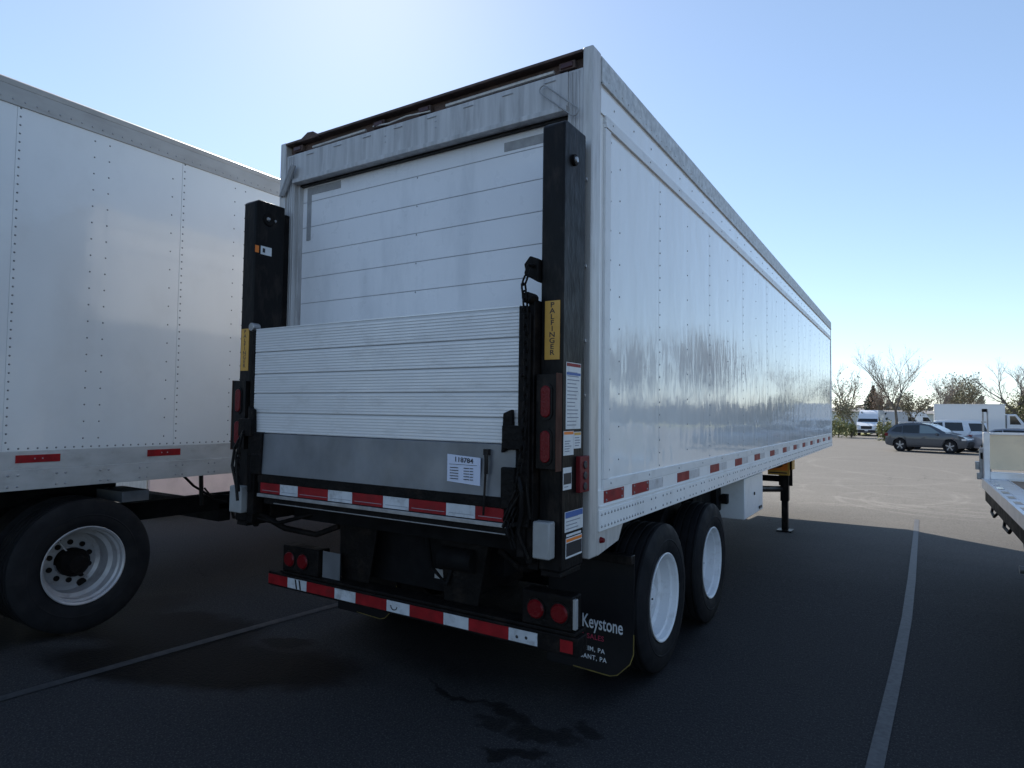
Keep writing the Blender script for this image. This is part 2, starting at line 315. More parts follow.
def paint_mat():
    m = mat('worn_line_paint', (.25, .25, .26), .6); nt = m.node_tree; N = nt.nodes; L = nt.links; b = N['Principled BSDF']
    geo = N.new('ShaderNodeNewGeometry'); n = N.new('ShaderNodeTexNoise'); n.inputs['Scale'].default_value = 22; n.inputs['Detail'].default_value = 6; n.inputs['Roughness'].default_value = .75
    L.new(geo.outputs['Position'], n.inputs['Vector']); r = N.new('ShaderNodeMapRange'); L.new(n.outputs['Fac'], r.inputs[0]); r.inputs[1].default_value = .42; r.inputs[2].default_value = .62
    mx = N.new('ShaderNodeMix'); mx.data_type = 'RGBA'; L.new(r.outputs[0], mx.inputs[0]); mx.inputs[6].default_value = (.062, .062, .066, 1); mx.inputs[7].default_value = (.030, .030, .033, 1)
    L.new(mx.outputs[2], b.inputs['Base Color']); return m
M['paint'] = paint_mat()
M['paint2'] = mat('faded_line_paint', (.036, .036, .038), .65, var=.3, vscale=(25, 25, 25))
def stripe(name, pts, wd, mk):
    mb = MB(); P = [Vector((x, y, 0)) for x, y in pts]; fine = []
    for a, b_ in zip(P, P[1:]):
        n = max(1, int((b_-a).length/.4)); fine += [a.lerp(b_, i/n) for i in range(n)]
    fine.append(P[-1]); rows = []
    for i, p in enumerate(fine):
        d = (fine[min(i+1, len(fine)-1)]-fine[max(i-1, 0)]).normalized(); s_ = Vector((-d.y, d.x, 0))*(wd/2)
        rows.append([mb.bm.verts.new((q.x, q.y, gz(q.y)+.006)) for q in (p-s_, p+s_)])
    for A, B in zip(rows, rows[1:]): mb.face([A[0], A[1], B[1], B[0]])
    o = mb.build(name, [mk]); o['kind'] = 'structure'; return o
stripe('painted_line', [(.90, -6.5), (1.12, -2.2), (1.265, .7), (1.33, 2.1), (1.385, 3.6), (1.42, 5.5), (1.455, 8.5), (1.50, 12.2)], .078, 'paint')
stripe('painted_line', [(-3.35, -4.5), (-3.22, -1.40), (-3.12, -.3), (-3.04, .5), (-2.96, 1.2)], .085, 'paint2')
mb = MB(); mb.box(-60, 300, 92, 140, -.33, -.22); mb.box(-40, -2.6, 74, 91.9, -.33, -.20); o = mb.build('grass_verge', ['leaf_lime']); o['kind'] = 'structure'

# ------------------------------------------------------------------ dual wheels
def wheel(parent, side, xo, y, z, R=.50, rimkey='rim', width=.27, inner=True, holes=0, rr=.296):
    # side=+1: outer face towards +x at xo
    s = side
    hub = MB(); hub.ringx((xo-s*width*.5, y, z), [(-.10*s, .001), (-.10*s, .11), (-.03*s, .11), (.0*s, .085), (.035*s, .07), (.04*s, .001)], 24, False)
    nb = 10
    for k in range(nb if not holes else 0):
        t = 2*math.pi*k/nb; p = Vector((xo-s*width*1.02, y+.143*math.cos(t), z+.143*math.sin(t))); hub.cone(p, p+Vector((s*.05, 0, 0)), .017, .015, 6)
    h = hub.build('wheel', [rimkey if not holes else 'grime'], parent, origin=(xo-s*width*.5, y, z))
    def tyre(xc):
        t = MB(); wd = width*.5
        prof = [(wd*.84, rr), (wd*.93, rr+.02), (wd*1.0, rr+.07), (wd*1.0, R-.10), (wd*.95, R-.045), (wd*.87, R-.018), (wd*.80, R-.004)]
        outer = list(prof)
        for gx in (.62, .22, -.22, -.62):
            outer += [(wd*gx+.010, R), (wd*gx+.008, R-.010), (wd*gx-.008, R-.010), (wd*gx-.010, R)]
        outer += [(-a, b) for a, b in reversed(prof)]
        t.ringx((xc, y, z), [(a*s, b) for a, b in outer], 64, False)
        # lettering-like ridge on the sidewall
        t.ringx((xc, y, z), [(wd*1.0*s, rr+.085), (wd*1.018*s, rr+.088), (wd*1.018*s, rr+.094), (wd*1.0*s, rr+.097)], 64, False)
        t.build('tyre', ['rubber'], h)
    tyre(xo-s*width*.5)
    r = MB(); wd = width*.5; xc = xo-s*wd
    prof = [(wd*.80, rr-.004), (wd*.94, rr+.004), (wd*.96, rr-.003), (wd*.88, rr-.016), (wd*.62, rr-.018), (wd*.56, rr-.033), (wd*.05, rr-.036), (-wd*.05, rr-.066), (-wd*.6, rr-.070), (-wd*.66, rr-.060), (-wd*.95, rr-.070), (-wd*1.05, .20)]
    r.ringx((xc, y, z), [(a*s, b) for a, b in prof], 64, False)
    r.ringx((xc, y, z), [(-wd*1.05*s, .20), (-wd*1.0*s, .178), (-wd*.98*s, .112)], 64, False)
    r.ringx((xc, y, z), [(wd*.80*s, rr-.004), (-wd*.8*s, rr-.004)], 64, False)
    if holes:
        for k in range(10):
            t = 2*math.pi*(k+.5)/10; p = Vector((xc-s*wd*.985, y+.15*math.cos(t), z+.15*math.sin(t)))
            r.m(1).cone(p, p+Vector((s*.012, 0, 0)), .021, .021, 10)
        for k in range(2):
            t = -1.1+k*math.pi; p = Vector((xc-s*wd*1.06, y+.212*math.cos(t), z+.212*math.sin(t)))
            r.m(1).cone(p, p+Vector((s*.02, 0, 0)), .034, .034, 14)
        r.m(1).ringx((xc, y, z), [(-wd*.97*s, .095), (-wd*.5*s, .088), (-wd*.45*s, .075), (-wd*.30*s,.07), (-wd*.28*s, .001)], 32, False)
        r.m(0).tube([(xc-s*.10, y-.11, z+.20), (xc-s*.03, y+.0, z+.0), (xc-s*.09, y+.12, z-.15)], .006, 5)
    else:
        p = Vector((xc+s*wd*.1, y-.225, z+.02)); r.m(1).tube([p, p+Vector((s*.05, .03, 0)), p+Vector((s*.09, .045, .005))], .006, 5)
    r.build('rim', [rimkey, 'grime'], h)
    if inner:
        xi = xo-s*(width*1.5+.055); t = MB(); wd = width*.5
        t.ringx((xi, y, z), [(a, b) for a, b in [(-wd*.9, rr), (-wd, R-.1), (-wd*.8, R), (wd*.8, R), (wd, R-.1), (wd*.9, rr)]], 48, True)
        t.build('inner_tyre', ['rubber'], h)
    return h

# ================================================================== main trailer
T = thing('box_trailer', 'white box trailer parked with its lift gate folded up, nearest in the middle', 'trailer', (-1.295, 6, 0))
Wd, LN, H = 2.59, 12.0, 3.77
# side walls with seams and rivets
def side_wall(s):
    xs = 0 if s > 0 else -Wd; n = s
    def X(d): return xs+n*d
    b = MB(); b.box(X(-.045), X(-.012), .10, LN-.02, 1.16, 3.72)
    # upper plain strip and lower body are one skin; picture-frame trim set proud
    b.m(0)
    seams = [1.09+1.27*k for k in range(9)]
    prev = .20
    for e in seams+[LN-.12]:
        b.box(X(-.014), X(-.006), prev+.002, e-.002, 1.30, 3.42); prev = e
    b.m(1).box(X(-.0125), X(-.0095), .18, LN-.06, 1.29, 3.43)
    r = b.m(2)
    for e in seams+[LN-.14]:
        z = 1.42
        while z < 3.36: r.dome((X(-.006), e+.02, z), (n, 0, 0), .0065, .004); z += .085
    for e in [.40]+[c-.62 for c in seams[1:]]+[seams[-1]+.6]:
        z = 1.5
        while z < 3.36: r.dome((X(-.006), e, z), (n, 0, 0), .006, .004); z += .19
    z = 1.45
    while z < 3.36: r.dome((X(-.006), .262, z), (n, 0, 0), .007, .005); z += .17
    b.build('side_wall', ['panel' if s > 0 else 'panel3', 'seam', 'steel'], T)
    t = MB()
    t.box(X(-.012), X(.004), .17, LN-.06, 3.402, 3.445); t.box(X(-.012), X(.004), .17, .245, 1.402, 3.373); t.box(X(-.012), X(.004), .17, LN-.06, 1.345, 1.40)
    t.box(X(-.012), X(.009), .17, LN-.06, 3.375, 3.40)
    y = .27
    while y < LN-.2:
        t.m(1).dome((X(.004), y, 3.42), (n, 0, 0), .007, .004); t.dome((X(.004), y, 1.375), (n, 0, 0), .008, .004); t.m(0); y += .62
    t.build('panel_trim', ['trim', 'steel'], T, bevel=.002)
    u = MB(); u.box(X(-.01), X(-.003), .115, LN-.02, 3.44, 3.60)
    y = .3
    while y < LN-.2: u.m(1).dome((X(-.003), y, 3.52), (n, 0, 0), .007, .004); u.m(0); y += .31
    u.build('upper_strip', ['panel', 'steel'], T)
    g_ = MB(); g_.box(X(-.06), X(.006), .112, LN-.01, 3.60, 3.745); g_.box(X(-.05), X(.011), .112, LN-.01, 3.595, 3.612); g_.box(X(-.08), X(.0), .112, LN-.01, 3.745, 3.76)
    y = .2
    while y < LN-.1: g_.dome((X(.006), y, 3.64), (n, 0, 0), .007, .004); y += .10
    g_.build('top_rail', ['galv'], T, bevel=.003)
    l = MB(); l.box(X(-.05), X(0), .112, LN, 1.24, 1.345); l.box(X(-.05), X(.007), .112, LN, 1.125, 1.24); l.box(X(-.12), X(-.05), .112, LN, 1.125, 1.14)
    l.box(X(0), X(.0055), .112, LN, 1.252, 1.262)
    y = .14
    while y < LN:
        for z in (1.15, 1.215): l.m(1).dome((X(.007), y, z), (n, 0, 0), .0095, .005)
        y += .045 if y < .75 else (.15 if int(y*7) % 2 else .08)
    l.m(0); l.build('bottom_rail', ['white', 'steel'], T, bevel=.0025)
    for y0 in [.18, .60]+[1.48+.89*k for k in range(12)]:
        if y0 > LN-.3: break
        q = MB(); q.box(X(0), X(.003), y0, y0+.285, 1.272, 1.338); q.m(1)
        if y0 < 1:
            for yy in (y0+.03, y0+.255):
                for zz in (1.285, 1.325): q.dome((X(.003), yy, zz), (n, 0, 0), .008, .004)
        q.build('reflector_strip', ['red', 'steel'], T)
        if y0 > .5: q = MB(); q.box(X(0), X(.0025), y0+.287, y0+.56, 1.273, 1.337); q.build('reflector_strip', ['wtape'], T)
side_wall(1); side_wall(-1)
b = MB(); b.box(-Wd+.03, -.03, LN-.04, LN, 1.14, 3.74); b.box(-Wd-.004, -Wd+.06, LN-.05, LN+.008, 1.13, 3.75); b.box(-.06, .004, LN-.05, LN+.008, 1.13, 3.75)
for k in range(1, 10): b.box(-Wd+.259*k-.006, -Wd+.259*k+.006, LN, LN+.006, 1.2, 3.7)
b.build('front_wall', ['panel'], T, bevel=.004)
b = MB(); b.box(-Wd+.08, -.08, .10, LN-.03, 3.735, 3.755)
for k in range(1, 24): b.box(-Wd+.10, -.10, .5*k, .5*k+.03, 3.755, 3.761)
b.build('roof', ['galv'], T)
b = MB(); b.box(-Wd+.06, -.06, .10, LN-.05, 1.215, 1.24)
y = .35
while y < LN-.1: b.box(-Wd+.06, -.06, y, y+.05, 1.125, 1.215); y += .305
b.build('floor_frame', ['under'], T)
# rear frame
for x0, x1 in ((-.062, 0), (-Wd, -Wd+.062)): b = MB(); b.box(x0, x1, 0, .11, .997, H); b.build('corner_post', ['post'], T, bevel=.008)
for s in (0, 1):
    def X(a): return -a if s == 0 else -Wd+a
    b = MB(); b.box(X(.062), X(.155), .012, .10, 1.0, 3.665)
    for q in (.085, .108, .131): b.box(X(q), X(q+.010), .006, .012, 1.05, 3.655)
    b.box(X(.155), X(.175), .045, .10, 1.0, 3.44)
    b.build('rear_frame', ['frame'], T, bevel=.003)
b = MB(); b.box(-Wd+.155, -.155, .004, .09, 3.462, 3.662); b.box(-Wd+.155, -.155, -.012, .06, 3.438, 3.468)
for k in range(8):
    x = -2.30+k*.285; b.m(1).box(x, x+.075, -.0015, .004, 3.628, 3.636)
for x in (-1.52, -1.09): b.dome((x, .004, 3.56), (0, -1, 0), .008, .004); b.dome((x, .004, 3.60), (0, -1, 0), .008, .004)
b.m(0); b.build('header_panel', ['frame', 'seam'], T, bevel=.003)
b = MB(); b.box(-Wd+.062, -.062, .055, .10, 3.662, 3.745); b.box(-Wd+.062, -.062, -.004, .10, 3.745, 3.762)
b.box(-Wd+.062, -.062, .03, .06, 3.662, 3.672)
b.prism([(-2.40, -.004, 3.74), (-2.18, -.004, 3.74), (-2.22, -.012, 3.785), (-2.28, -.012, 3.79)], (0, .05, 0))
b.build('roof_channel', ['rust'], T, bevel=.003)
b = MB(); b.tube([(-1.02, .02, 3.688), (-.25, .02, 3.69)], .011); b.tube([(-2.25, .02, 3.684), (-1.72, .02, 3.69)], .010); b.tube([(-1.65, .02, 3.70), (-1.5, .015, 3.685), (-1.35, .02, 3.70), (-1.15, .02, 3.685)], .006)
b.build('conduit', ['post'], T)
for x in (-2.42, -1.60, -1.20, -.17):
    b = MB(); b.box(x-.05, x+.05, .02, .055, 3.685, 3.73); b.m(1).box(x-.038, x+.038, .012, .02, 3.692, 3.722); b.build('marker_lamp', ['rust', 'lens_dark'], T, bevel=.006)
# loops of rod beside the header
def loop(cx, cz, ang, ln, wd):
    pts = []; d = Vector((math.cos(ang), 0, math.sin(ang))); n = Vector((-d.z, 0, d.x))
    for k in range(33):
        t = 2*math.pi*k/32; p = d*(ln if math.cos(t) > 0 else -ln)+d*wd*math.cos(t)+n*wd*math.sin(t); pts.append(Vector((cx, -.018, cz))+p)
    return pts
b = MB(); b.tube(loop(-.20, 3.50, -.72, .13, .024), .0045)
b.build('latch_loop', ['tape'], T)
b = MB(); b.tube([(-2.56, -.01, 3.36), (-2.42, -.03, 3.56)], .014); b.tube([(-2.53, -.01, 3.36), (-2.39, -.03, 3.56)], .014); b.build('grab_bar', ['tape'], T)
# roll-up door
b = MB(); zs = [1.2]+[1.98+.19*k for k in range(8)]+[3.50]
for a, c in zip(zs, zs[1:]): b.box(-2.52, -.10, .083, .115, a+.003, c-.003)
b.m(1).box(-2.52, -.10, .087, .11, 1.2, 3.5)
b.m(2).box(-2.37, -2.02, .080, .083, 3.36, 3.415); b.box(-2.37, -2.325, .080, .083, 3.02, 3.36); b.box(-.62, -.34, .080, .083, 3.33, 3.385)
b.m(3)
for z in [3.32-.19*k for k in range(7)]: b.dome((-1.3, .083, z-.02), (0, -1, 0), .006, .004)
b.build('roll_up_door', ['door', 'seam', 'tape', 'steel'], T)
b = MB()
for x0, x1 in ((-2.455, -2.42), (-.175, -.145)): b.box(x0, x1, .05, .08, 1.1, 3.44)
b.box(-2.42, -.175, .05, .08, 3.425, 3.44); b.build('door_seal', ['black'], T)

# ------------------------------------------------------------------ lift columns
def column(s):
    def X(a): return -a if s > 0 else -Wd+a       # a = distance inward from the outer face
    b = MB(); e = .012
    b.prism([(X(e), -.30, .985), (X(e), -.05, .985), (X(e), -.05, 3.245), (X(e), -.27, 3.245), (X(e), -.30, 3.225)], (X(.14)-X(e), 0, 0))
    o = b.build('lift_column', ['black'], T, bevel=.010)
    b = MB(); b.box(X(.04), X(.12), -.048, .004, 1.0, 3.20)
    for z in (3.02, 2.55, 2.15, 1.86, 1.5): b.m(1).dome((X(.04), -.025, z), (s, 0, 0), .016, .022); b.m(0)
    b.build('mounting_bar', ['grime', 'steel'], o)
    b = MB(); b.cone((X(.012), -.20, 3.06), (X(-.004), -.20, 3.06), .03, .028, 16); b.m(1).cone((X(-.004), -.20, 3.06), (X(-.012), -.20, 3.06), .017, .014, 10); b.build('column_plug', ['grime', 'steel'], o)
    b = MB(); b.box(X(.028), X(.112), -.3035, -.30, 2.03, 2.325); lab = b.build('maker_plate', ['yellow'], o)
    b = MB(); text(b, 'P\nA\nL\nF\nI\nN\nG\nE\nR', ((X(.028)+X(.112))/2, -.3045, 2.292), .036, (1, 0, 0), (0, 0, 1), 'CENTER', 1.25, 1, .83); b.build('lettering', ['ink'], lab, fix=False)
    # inner runner with the lift arm head
    r = MB()
    if s > 0:
        r.box(X(.142), X(.178), -.355, -.20, 1.02, 2.33); r.box(X(.178), X(.225), -.37, -.30, 1.05, 2.30); r.box(X(.15), X(.21), -.385, -.37, 1.2, 2.26)
        for z in (2.28, 1.95, 1.6, 1.3): r.dome((X(.19), -.385, z), (0, -1, 0), .014, .01)
        r.cone((X(.165), -.40, 2.335), (X(.165), -.32, 2.335), .028, .028, 12)
    else:
        r.box(X(.142), X(.19), -.30, -.18, 1.02, 2.33); r.box(X(.19), X(.258), -.335, -.26, 1.05, 2.30); r.m(1).cone((X(.17), -.33, 2.33), (X(.17), -.27, 2.33), .03, .028, 12); r.m(0).box(X(.20), X(.24), -.345, -.335, 1.2, 2.2)
    r.box(X(.16), X(.30), -.40, -.372, 1.58, 1.70); r.prism([(X(.24), -.39, 1.60), (X(.31), -.39, 1.56), (X(.30), -.39, 1.76), (X(.25), -.39, 1.78)], (0, .03, 0))
    r.build('lift_runner', ['grime', 'steel'], T, bevel=.006)
    # tail lamp box
    t = MB(); a0, a1 = (.016, .128) if s > 0 else (.026, .165)
    t.box(X(a0), X(a1), -.355, -.302, 1.49, 1.955); t.m(1).box(X(a0)+s*.0, X(a0)+s*.004, -.360, -.30, 1.48, 1.96)
    tl = t.build('tail_lamp_box', ['black', 'rustpaint'], T, bevel=.006)
    xc = (X(a0)+X(a1))/2
    for zc in (1.82, 1.60):
        for (rx, rz, dy, key, nm) in ((.037, .092, .006, 'black', 'lamp_gasket'), (.026, .078, .013, 'lens', 'tail_lamp')):
            q = MB(); pts = []
            for k in range(28):
                t_ = 2*math.pi*k/28; zz = (rz-rx)*(1 if math.sin(t_) > 0 else -1)+rx*math.sin(t_); pts.append((xc+rx*math.cos(t_), -.355, zc+zz))
            q.prism(pts, (0, -dy, 0)); q.build(nm, [key], tl, bevel=.004 if nm == 'tail_lamp' else 0)
    # grey guard at the column foot
    q = MB(); a0, a1 = (.04, .135) if s > 0 else (.04, .17)
    q.box(X(a0), X(a1), -.368, -.305, 1.055, 1.235); q.build('foot_guard', ['plastic'], T, bevel=.008)
    q = MB(); q.box(X(.02), X(.13), -.29, -.06, .955, .985); q.tube([(X(.07), -.17, .955), (X(.07), -.17, .93)], .02, 10); q.box(X(.14), X(.2), -.3, -.1, .98, 1.05)
    q.build('column_foot', ['grime'], T, bevel=.006)
    return o
cr = column(1); cl = column(-1)
# stickers on the outer side of the right column
def sticker(y0, y1, z0, z1, base, bands, x=-.0120, lines=0, name='warning_label', parent=cr, txt=None):
    b = MB(); b.box(x, x+.002, y0, y1, z0, z1); mats = [base]
    for (f0, f1, key) in bands:
        mats.append(key); b.m(len(mats)-1).box(x+.002, x+.0028, y0+.004, y1-.004, z1-(z1-z0)*f1, z1-(z1-z0)*f0)
    mats.append('grey_ink'); b.m(len(mats)-1)
    rnd = random.Random(int(z0*1000))
    for k in range(lines):
        zz = z1-.05-(z1-z0-.07)*k/max(1, lines-1) if lines > 4 else z1-.03-(z1-z0-.045)*k/max(1, lines-1)
        b.box(x+.002, x+.0026, y0+.012, y0+.012+(y1-y0-.024)*rnd.uniform(.55, 1), zz-.0025, zz+.0025)
    return b.build(name, mats, parent)
sticker(-.262, -.098, 1.685, 2.02, 'sticker', [(0.01, .06, 'red'), (.15, .19, 'blue')], lines=15)
sticker(-.285, -.175, 1.555, 1.675, 'sticker', [(0.02, .14, 'orange')], lines=5, x=-.0118)
sticker(-.172, -.09, 1.585, 1.67, 'sticker', [(0.04, .2, 'yellow')], lines=4)
sticker(-.285, -.195, 1.385, 1.495, 'sticker', [(.25, .75, 'ink')], lines=2)
sticker(-.262, -.06, 1.175, 1.275, 'sticker', [(.02, .30, 'blue')], lines=4)
sticker(-.25, -.07, 1.045, 1.145, 'sticker', [(.05, .2, 'orange'), (.25, .9, 'ink')], lines=0)
b = MB(); x = -.0118; b.box(x, x+.0015, -.245, -.08, 1.151, 1.163); b.build('warning_label', ['sticker'], cr)
# red control handle box
b = MB(); b.box(-.012, .014, -.145, -.035, 1.36, 1.545); b.m(1).cone((.014, -.09, 1.39), (.02, -.09, 1.39), .022, .02, 12); b.cone((.014, -.09, 1.445), (.02, -.09, 1.445), .022, .02, 12); b.cone((.014, -.09, 1.50), (.02, -.09, 1.50), .022, .02, 12)
M['redbox'] = mat('red_switch_box', (.13, .008, .012), .5, spec=.25, var=.15, vscale=(20, 20, 20))
b.build('switch_box', ['redbox', 'ink'], T, bevel=.006)
b = MB(); xl = -Wd+.14; b.box(xl, xl+.002, -.25, -.16, 2.86, 2.92); b.m(1).box(xl+.002, xl+.003, -.235, -.215, 2.875, 2.905); b.m(2).box(xl, xl+.002, -.295, -.265, 2.865, 2.915); b.build('warning_label', ['sticker', 'ink', 'orange'], cl)
b = MB(); b.cone((xl, -.19, 3.12), (xl+.01, -.19, 3.12), .05, .045, 20); b.m(1).dome((xl+.01, -.20, 3.12), (1, 0, 0), .016, .012); b.dome((xl+.002, -.14, 3.12), (1, 0, 0), .014, .012); b.build('column_plug', ['grime', 'steel'], cl)
# bracket with a hook and chain at the inside of the right column
b = MB(); b.tube([(-.165, -.37, 2.50), (-.165, -.30, 2.51)], .012); b.prism([(-.14, -.33, 2.42), (-.21, -.33, 2.46), (-.225, -.33, 2.52), (-.19, -.33, 2.56), (-.14, -.33, 2.54)], (0, .06, 0)); b.build('chain_bracket', ['grime'], T, bevel=.008)
def link(mb, c, d, side_, ln=.028, wd=.013, r=.0055):
    d = Vector(d).normalized(); sd = Vector(side_).normalized(); pts = []
    for k in range(13):
        t = 2*math.pi*k/12; pts.append(Vector(c)+d*(ln-wd)*(1 if math.cos(t) > .01 else (-1 if math.cos(t) < -.01 else 0))+d*wd*math.cos(t)+sd*wd*math.sin(t))
    mb.tube(pts, r, 5)
def chain(pts, mb, step=.040):
    P = [Vector(p) for p in pts]; k = 0
    for a, b_ in zip(P, P[1:]):
        n = max(1, int((b_-a).length/step)); d = (b_-a).normalized(); s1 = d.cross(Vector((.3, 1, .1))).normalized(); s2 = d.cross(s1)
        for i in range(n): link(mb, a.lerp(b_, (i+.5)/n), d, s1 if k % 2 else s2); k += 1
b = MB(); chain([(-.165, -.37, 2.50), (-.185, -.395, 2.40), (-.165, -.405, 2.28), (-.155, -.405, 1.9), (-.170, -.41, 1.6), (-.20, -.41, 1.38), (-.26, -.42, 1.24), (-.22, -.42, 1.16)], b)
chain([(-.20, -.41, 1.30), (-.235, -.43, 1.20), (-.20, -.43, 1.10)], b)
b.build('chain', ['grime'], T)
b = MB(); b.tube([(-2.36, -.40, 1.62), (-2.43, -.42, 1.5), (-2.45, -.42, 1.38), (-2.40, -.42, 1.25), (-2.38, -.42, 1.15)], .010); b.tube([(-2.36, -.41, 1.60), (-2.40, -.43, 1.45), (-2.37, -.43, 1.22)], .008)
b.m(1); chain([(-2.38, -.42, 1.55), (-2.40, -.42, 1.35), (-2.37, -.42, 1.22)], b); b.build('hydraulic_hose', ['black', 'grime'], T)
b = MB(); b.tube([(-.20, -.40, 1.45), (-.165, -.42, 1.38), (-.17, -.41, 1.28), (-.20, -.40, 1.18), (-.16, -.36, 1.05)], .012); b.tube([(-.27, -.42, 1.20), (-.22, -.42, 1.30), (-.14, -.42, 1.42), (-.13, -.40, 1.25)], .010)
b.build('hydraulic_hose', ['black'], T)

# ------------------------------------------------------------------ platform folded upright
b = MB(); zt = 2.30; edges = [1.605, 1.737, 1.868, 1.998, 2.145, 2.30]
xa, xb = -2.325, -.228
for a, c in zip(edges, edges[1:]):
    b.m(3).box(xa, xb, -.355, -.315, a+.002, c-.002)
    z = a+.006
    while z < c-.012: b.m(0).box(xa+.002, xb-.002, -.3585, -.3545, z, z+.0105); z += .0172
b.m(1).box(xa, xb, -.340, -.318, 1.605, 2.298)
b.m(2).box(xa, xb, -.358, -.315, 2.2985, 2.305)
pl = b.build('lift_platform', ['alu', 'seam', 'brightalu', 'alu_groove'], T, smooth=False)
b = MB(); b.prism([(-2.325, -.365, 1.602), (-.235, -.365, 1.602), (-.235, -.375, 1.335), (-2.20, -.375, 1.335), (-2.21, -.372, 1.40)], (0, .04, 0))
b.build('platform_plate', ['galvplate'], pl, bevel=.003)
b = MB(); b.box(-2.34, -2.20, -.385, -.33, 1.45, 1.61); b.box(-2.30, -2.20, -.39, -.33, 1.33, 1.47); b.build('platform_bracket', ['grime'], pl, bevel=.008)
b = MB(); b.box(-.31, -.225, -.392, -.33, 1.28, 1.49); b.build('platform_bracket', ['grime'], pl, bevel=.008)
b = MB(); b.box(-2.24, -.27, -.375, -.26, 1.283, 1.337); b.box(-2.24, -.27, -.368, -.26, 1.207, 1.283); b.m(1).box(-2.24, -.27, -.377, -.26, 1.186, 1.207); b.m(0).box(-2.20, -.28, -.35, -.2, 1.14, 1.186); b.m(1).box(-2.10, -.30, -.353, -.35, 1.146, 1.152)
bar = b.build('platform_beam', ['grime', 'steel'], pl, bevel=.002)
b = MB(); seq = [(-2.213, -2.017, 0), (-2.017, -1.845, 1), (-1.845, -1.571, 0), (-1.571, -1.365, 1), (-1.365, -1.119, 0), (-1.119, -.925, 1), (-.925, -.665, 0), (-.665, -.475, 1), (-.475, -.30, 0)]
for x0, x1, k in seq: b.m(k).box(x0+.001, x1-.001, -.3705, -.368, 1.213, 1.279)
b.m(2)
for x0, x1, k in seq: b.box(x0+.02, x1-.01, -.3712, -.3705, 1.229, 1.232)
b.build('reflector_strip', ['red', 'wtape', 'grey_ink'], bar)
# paper in a sleeve
b = MB(); b.obox((-.548, -.3775, 1.462), (.107, 0, -.006), (0, .0012, 0), (.002, -.003, .072)); pp = b.build('paper_sheet', ['paper'], pl)
b = MB(); text(b, '118784', (-.545, -.3835, 1.500), .036, (1, 0, -.05), (0, 0, 1), 'CENTER', 1.15)
for k in range(6):
    z = 1.487-.0005-k*.0145
    if k == 0: b.box(-.64, -.46, -.3825, -.3818, z, z+.002); continue
    for x0, ln in ((-.635, .035), (-.60, .02), (-.545, .035), (-.505, .02)): b.box(x0, x0+ln, -.3818, -.3810, z-.004, z)
b.build('printed_text', ['ink'], pp, fix=False)
b = MB(); b.box(-.415, -.385, -.392, -.37, 1.545, 1.575); b.tube([(-.40, -.388, 1.56), (-.398, -.392, 1.48), (-.403, -.39, 1.40), (-.405, -.392, 1.33), (-.41, -.39, 1.24)], .006); b.tube([(-.40, -.388, 1.56), (-.395, -.392, 1.51), (-.397, -.39, 1.45)], .0105)
b.build('rubber_strap', ['black'], pl)

# ------------------------------------------------------------------ underbody: bumper, lamps, lift frame
b = MB(); b.box(-2.575, -.055, -.012, .10, .478, .578)
b.box(-2.46, -.08, .0, .14, .578, .598)
bp = b.build('bumper', ['grime'], T, bevel=.005)
b = MB(); seq = [(-2.568, -2.357, 0), (-2.357, -2.156, 1), (-2.156, -1.877, 0), (-1.877, -1.679, 1), (-1.679, -1.404, 0), (-1.404, -1.212, 1), (-1.212, -.946, 0), (-.946, -.761, 1), (-.761, -.485, 0), (-.485, -.299, 1)]
for x0, x1, k in seq: b.m(k).box(x0+.001, x1-.001, -.0155, -.012, .493 if x0 > -2.5 else .493, .562)
b.m(2)
for x in (-2.28, -2.24): b.prism([(x, -.016, .56), (x+.015, -.016, .56), (x+.03, -.016, .495), (x+.015, -.016, .495)], (0, -.001, 0))
for x, z in ((-.43, .52), (-.37, .525)): b.dome((x, -.0155, z), (0, -1, 0), .01, .002)
b.build('reflector_strip', ['red', 'wtape', 'ink'], bp)
b = MB(); b.box(-.16, -.085, -.0155, -.012, .495, .56); b.build('reflector_strip', ['red'], bp)
b = MB(); b.tube([(-1.34+.026*math.cos(t), -.017, .535+.026*math.sin(t)) for t in [math.pi+.25*k for k in range(13)]], .003, 5); b.build('bumper_mark', ['ink'], bp)
for (x0, x1, cs) in ((-2.435, -2.065, (-2.355, -2.215)), (-.41, -.095, (-.318, -.172))):
    b = MB(); b.box(x0, x1, .0, .11, .60, .785); tb = b.build('lamp_housing', ['grime'], T, bevel=.008)
    for x in cs:
        b = MB(); b.cone((x, 0, .69), (x, -.008, .69), .062, .060, 24); b.build('lamp_gasket', ['black'], tb)
        b = MB(); b.cone((x, -.008, .69), (x, -.018, .69), .052, .044, 24); b.build('tail_lamp', ['lens'], tb)
b = MB(); b.box(-.095, -.075, .0, .03, .615, .775); b.build('side_guard', ['plastic'], T, bevel=.004)
b = MB(); b.box(-2.05, -1.88, .03, .034, .60, .78); b.build('plate_bracket', ['galvplate'], T)
for xc in (-.88, -1.78):        # tapered plates carrying the bumper
    b = MB(); b.prism([(xc-.20, .10, 1.12), (xc+.20, .10, 1.12), (xc+.08, .10, .47), (xc-.14, .10, .47)], (0, .015, 0))
    b.box(xc-.03, xc+.03, .115, .75, .62, 1.12)
    b.build('bumper_bracket', ['grime'], T, bevel=.004)
b = MB(); b.box(-1.95, -1.12, .22, .62, .60, 1.10); b.box(-1.05, -.75, .35, .60, .72, 1.05); b.box(-2.35, -.25, .02, .10, .98, 1.12); b.cone((-1.05, .1, .86), (-.80, .1, .86), .07, .07, 16)
b.tube([(-1.2, .12, 1.0), (-1.1, .05, .8), (-1.0, .08, .7), (-.95, .12, .9)], .016); b.box(-1.16, -1.08, .16, .22, .66, .74)
b.build('lift_pump_box', ['under'], T, bevel=.01)
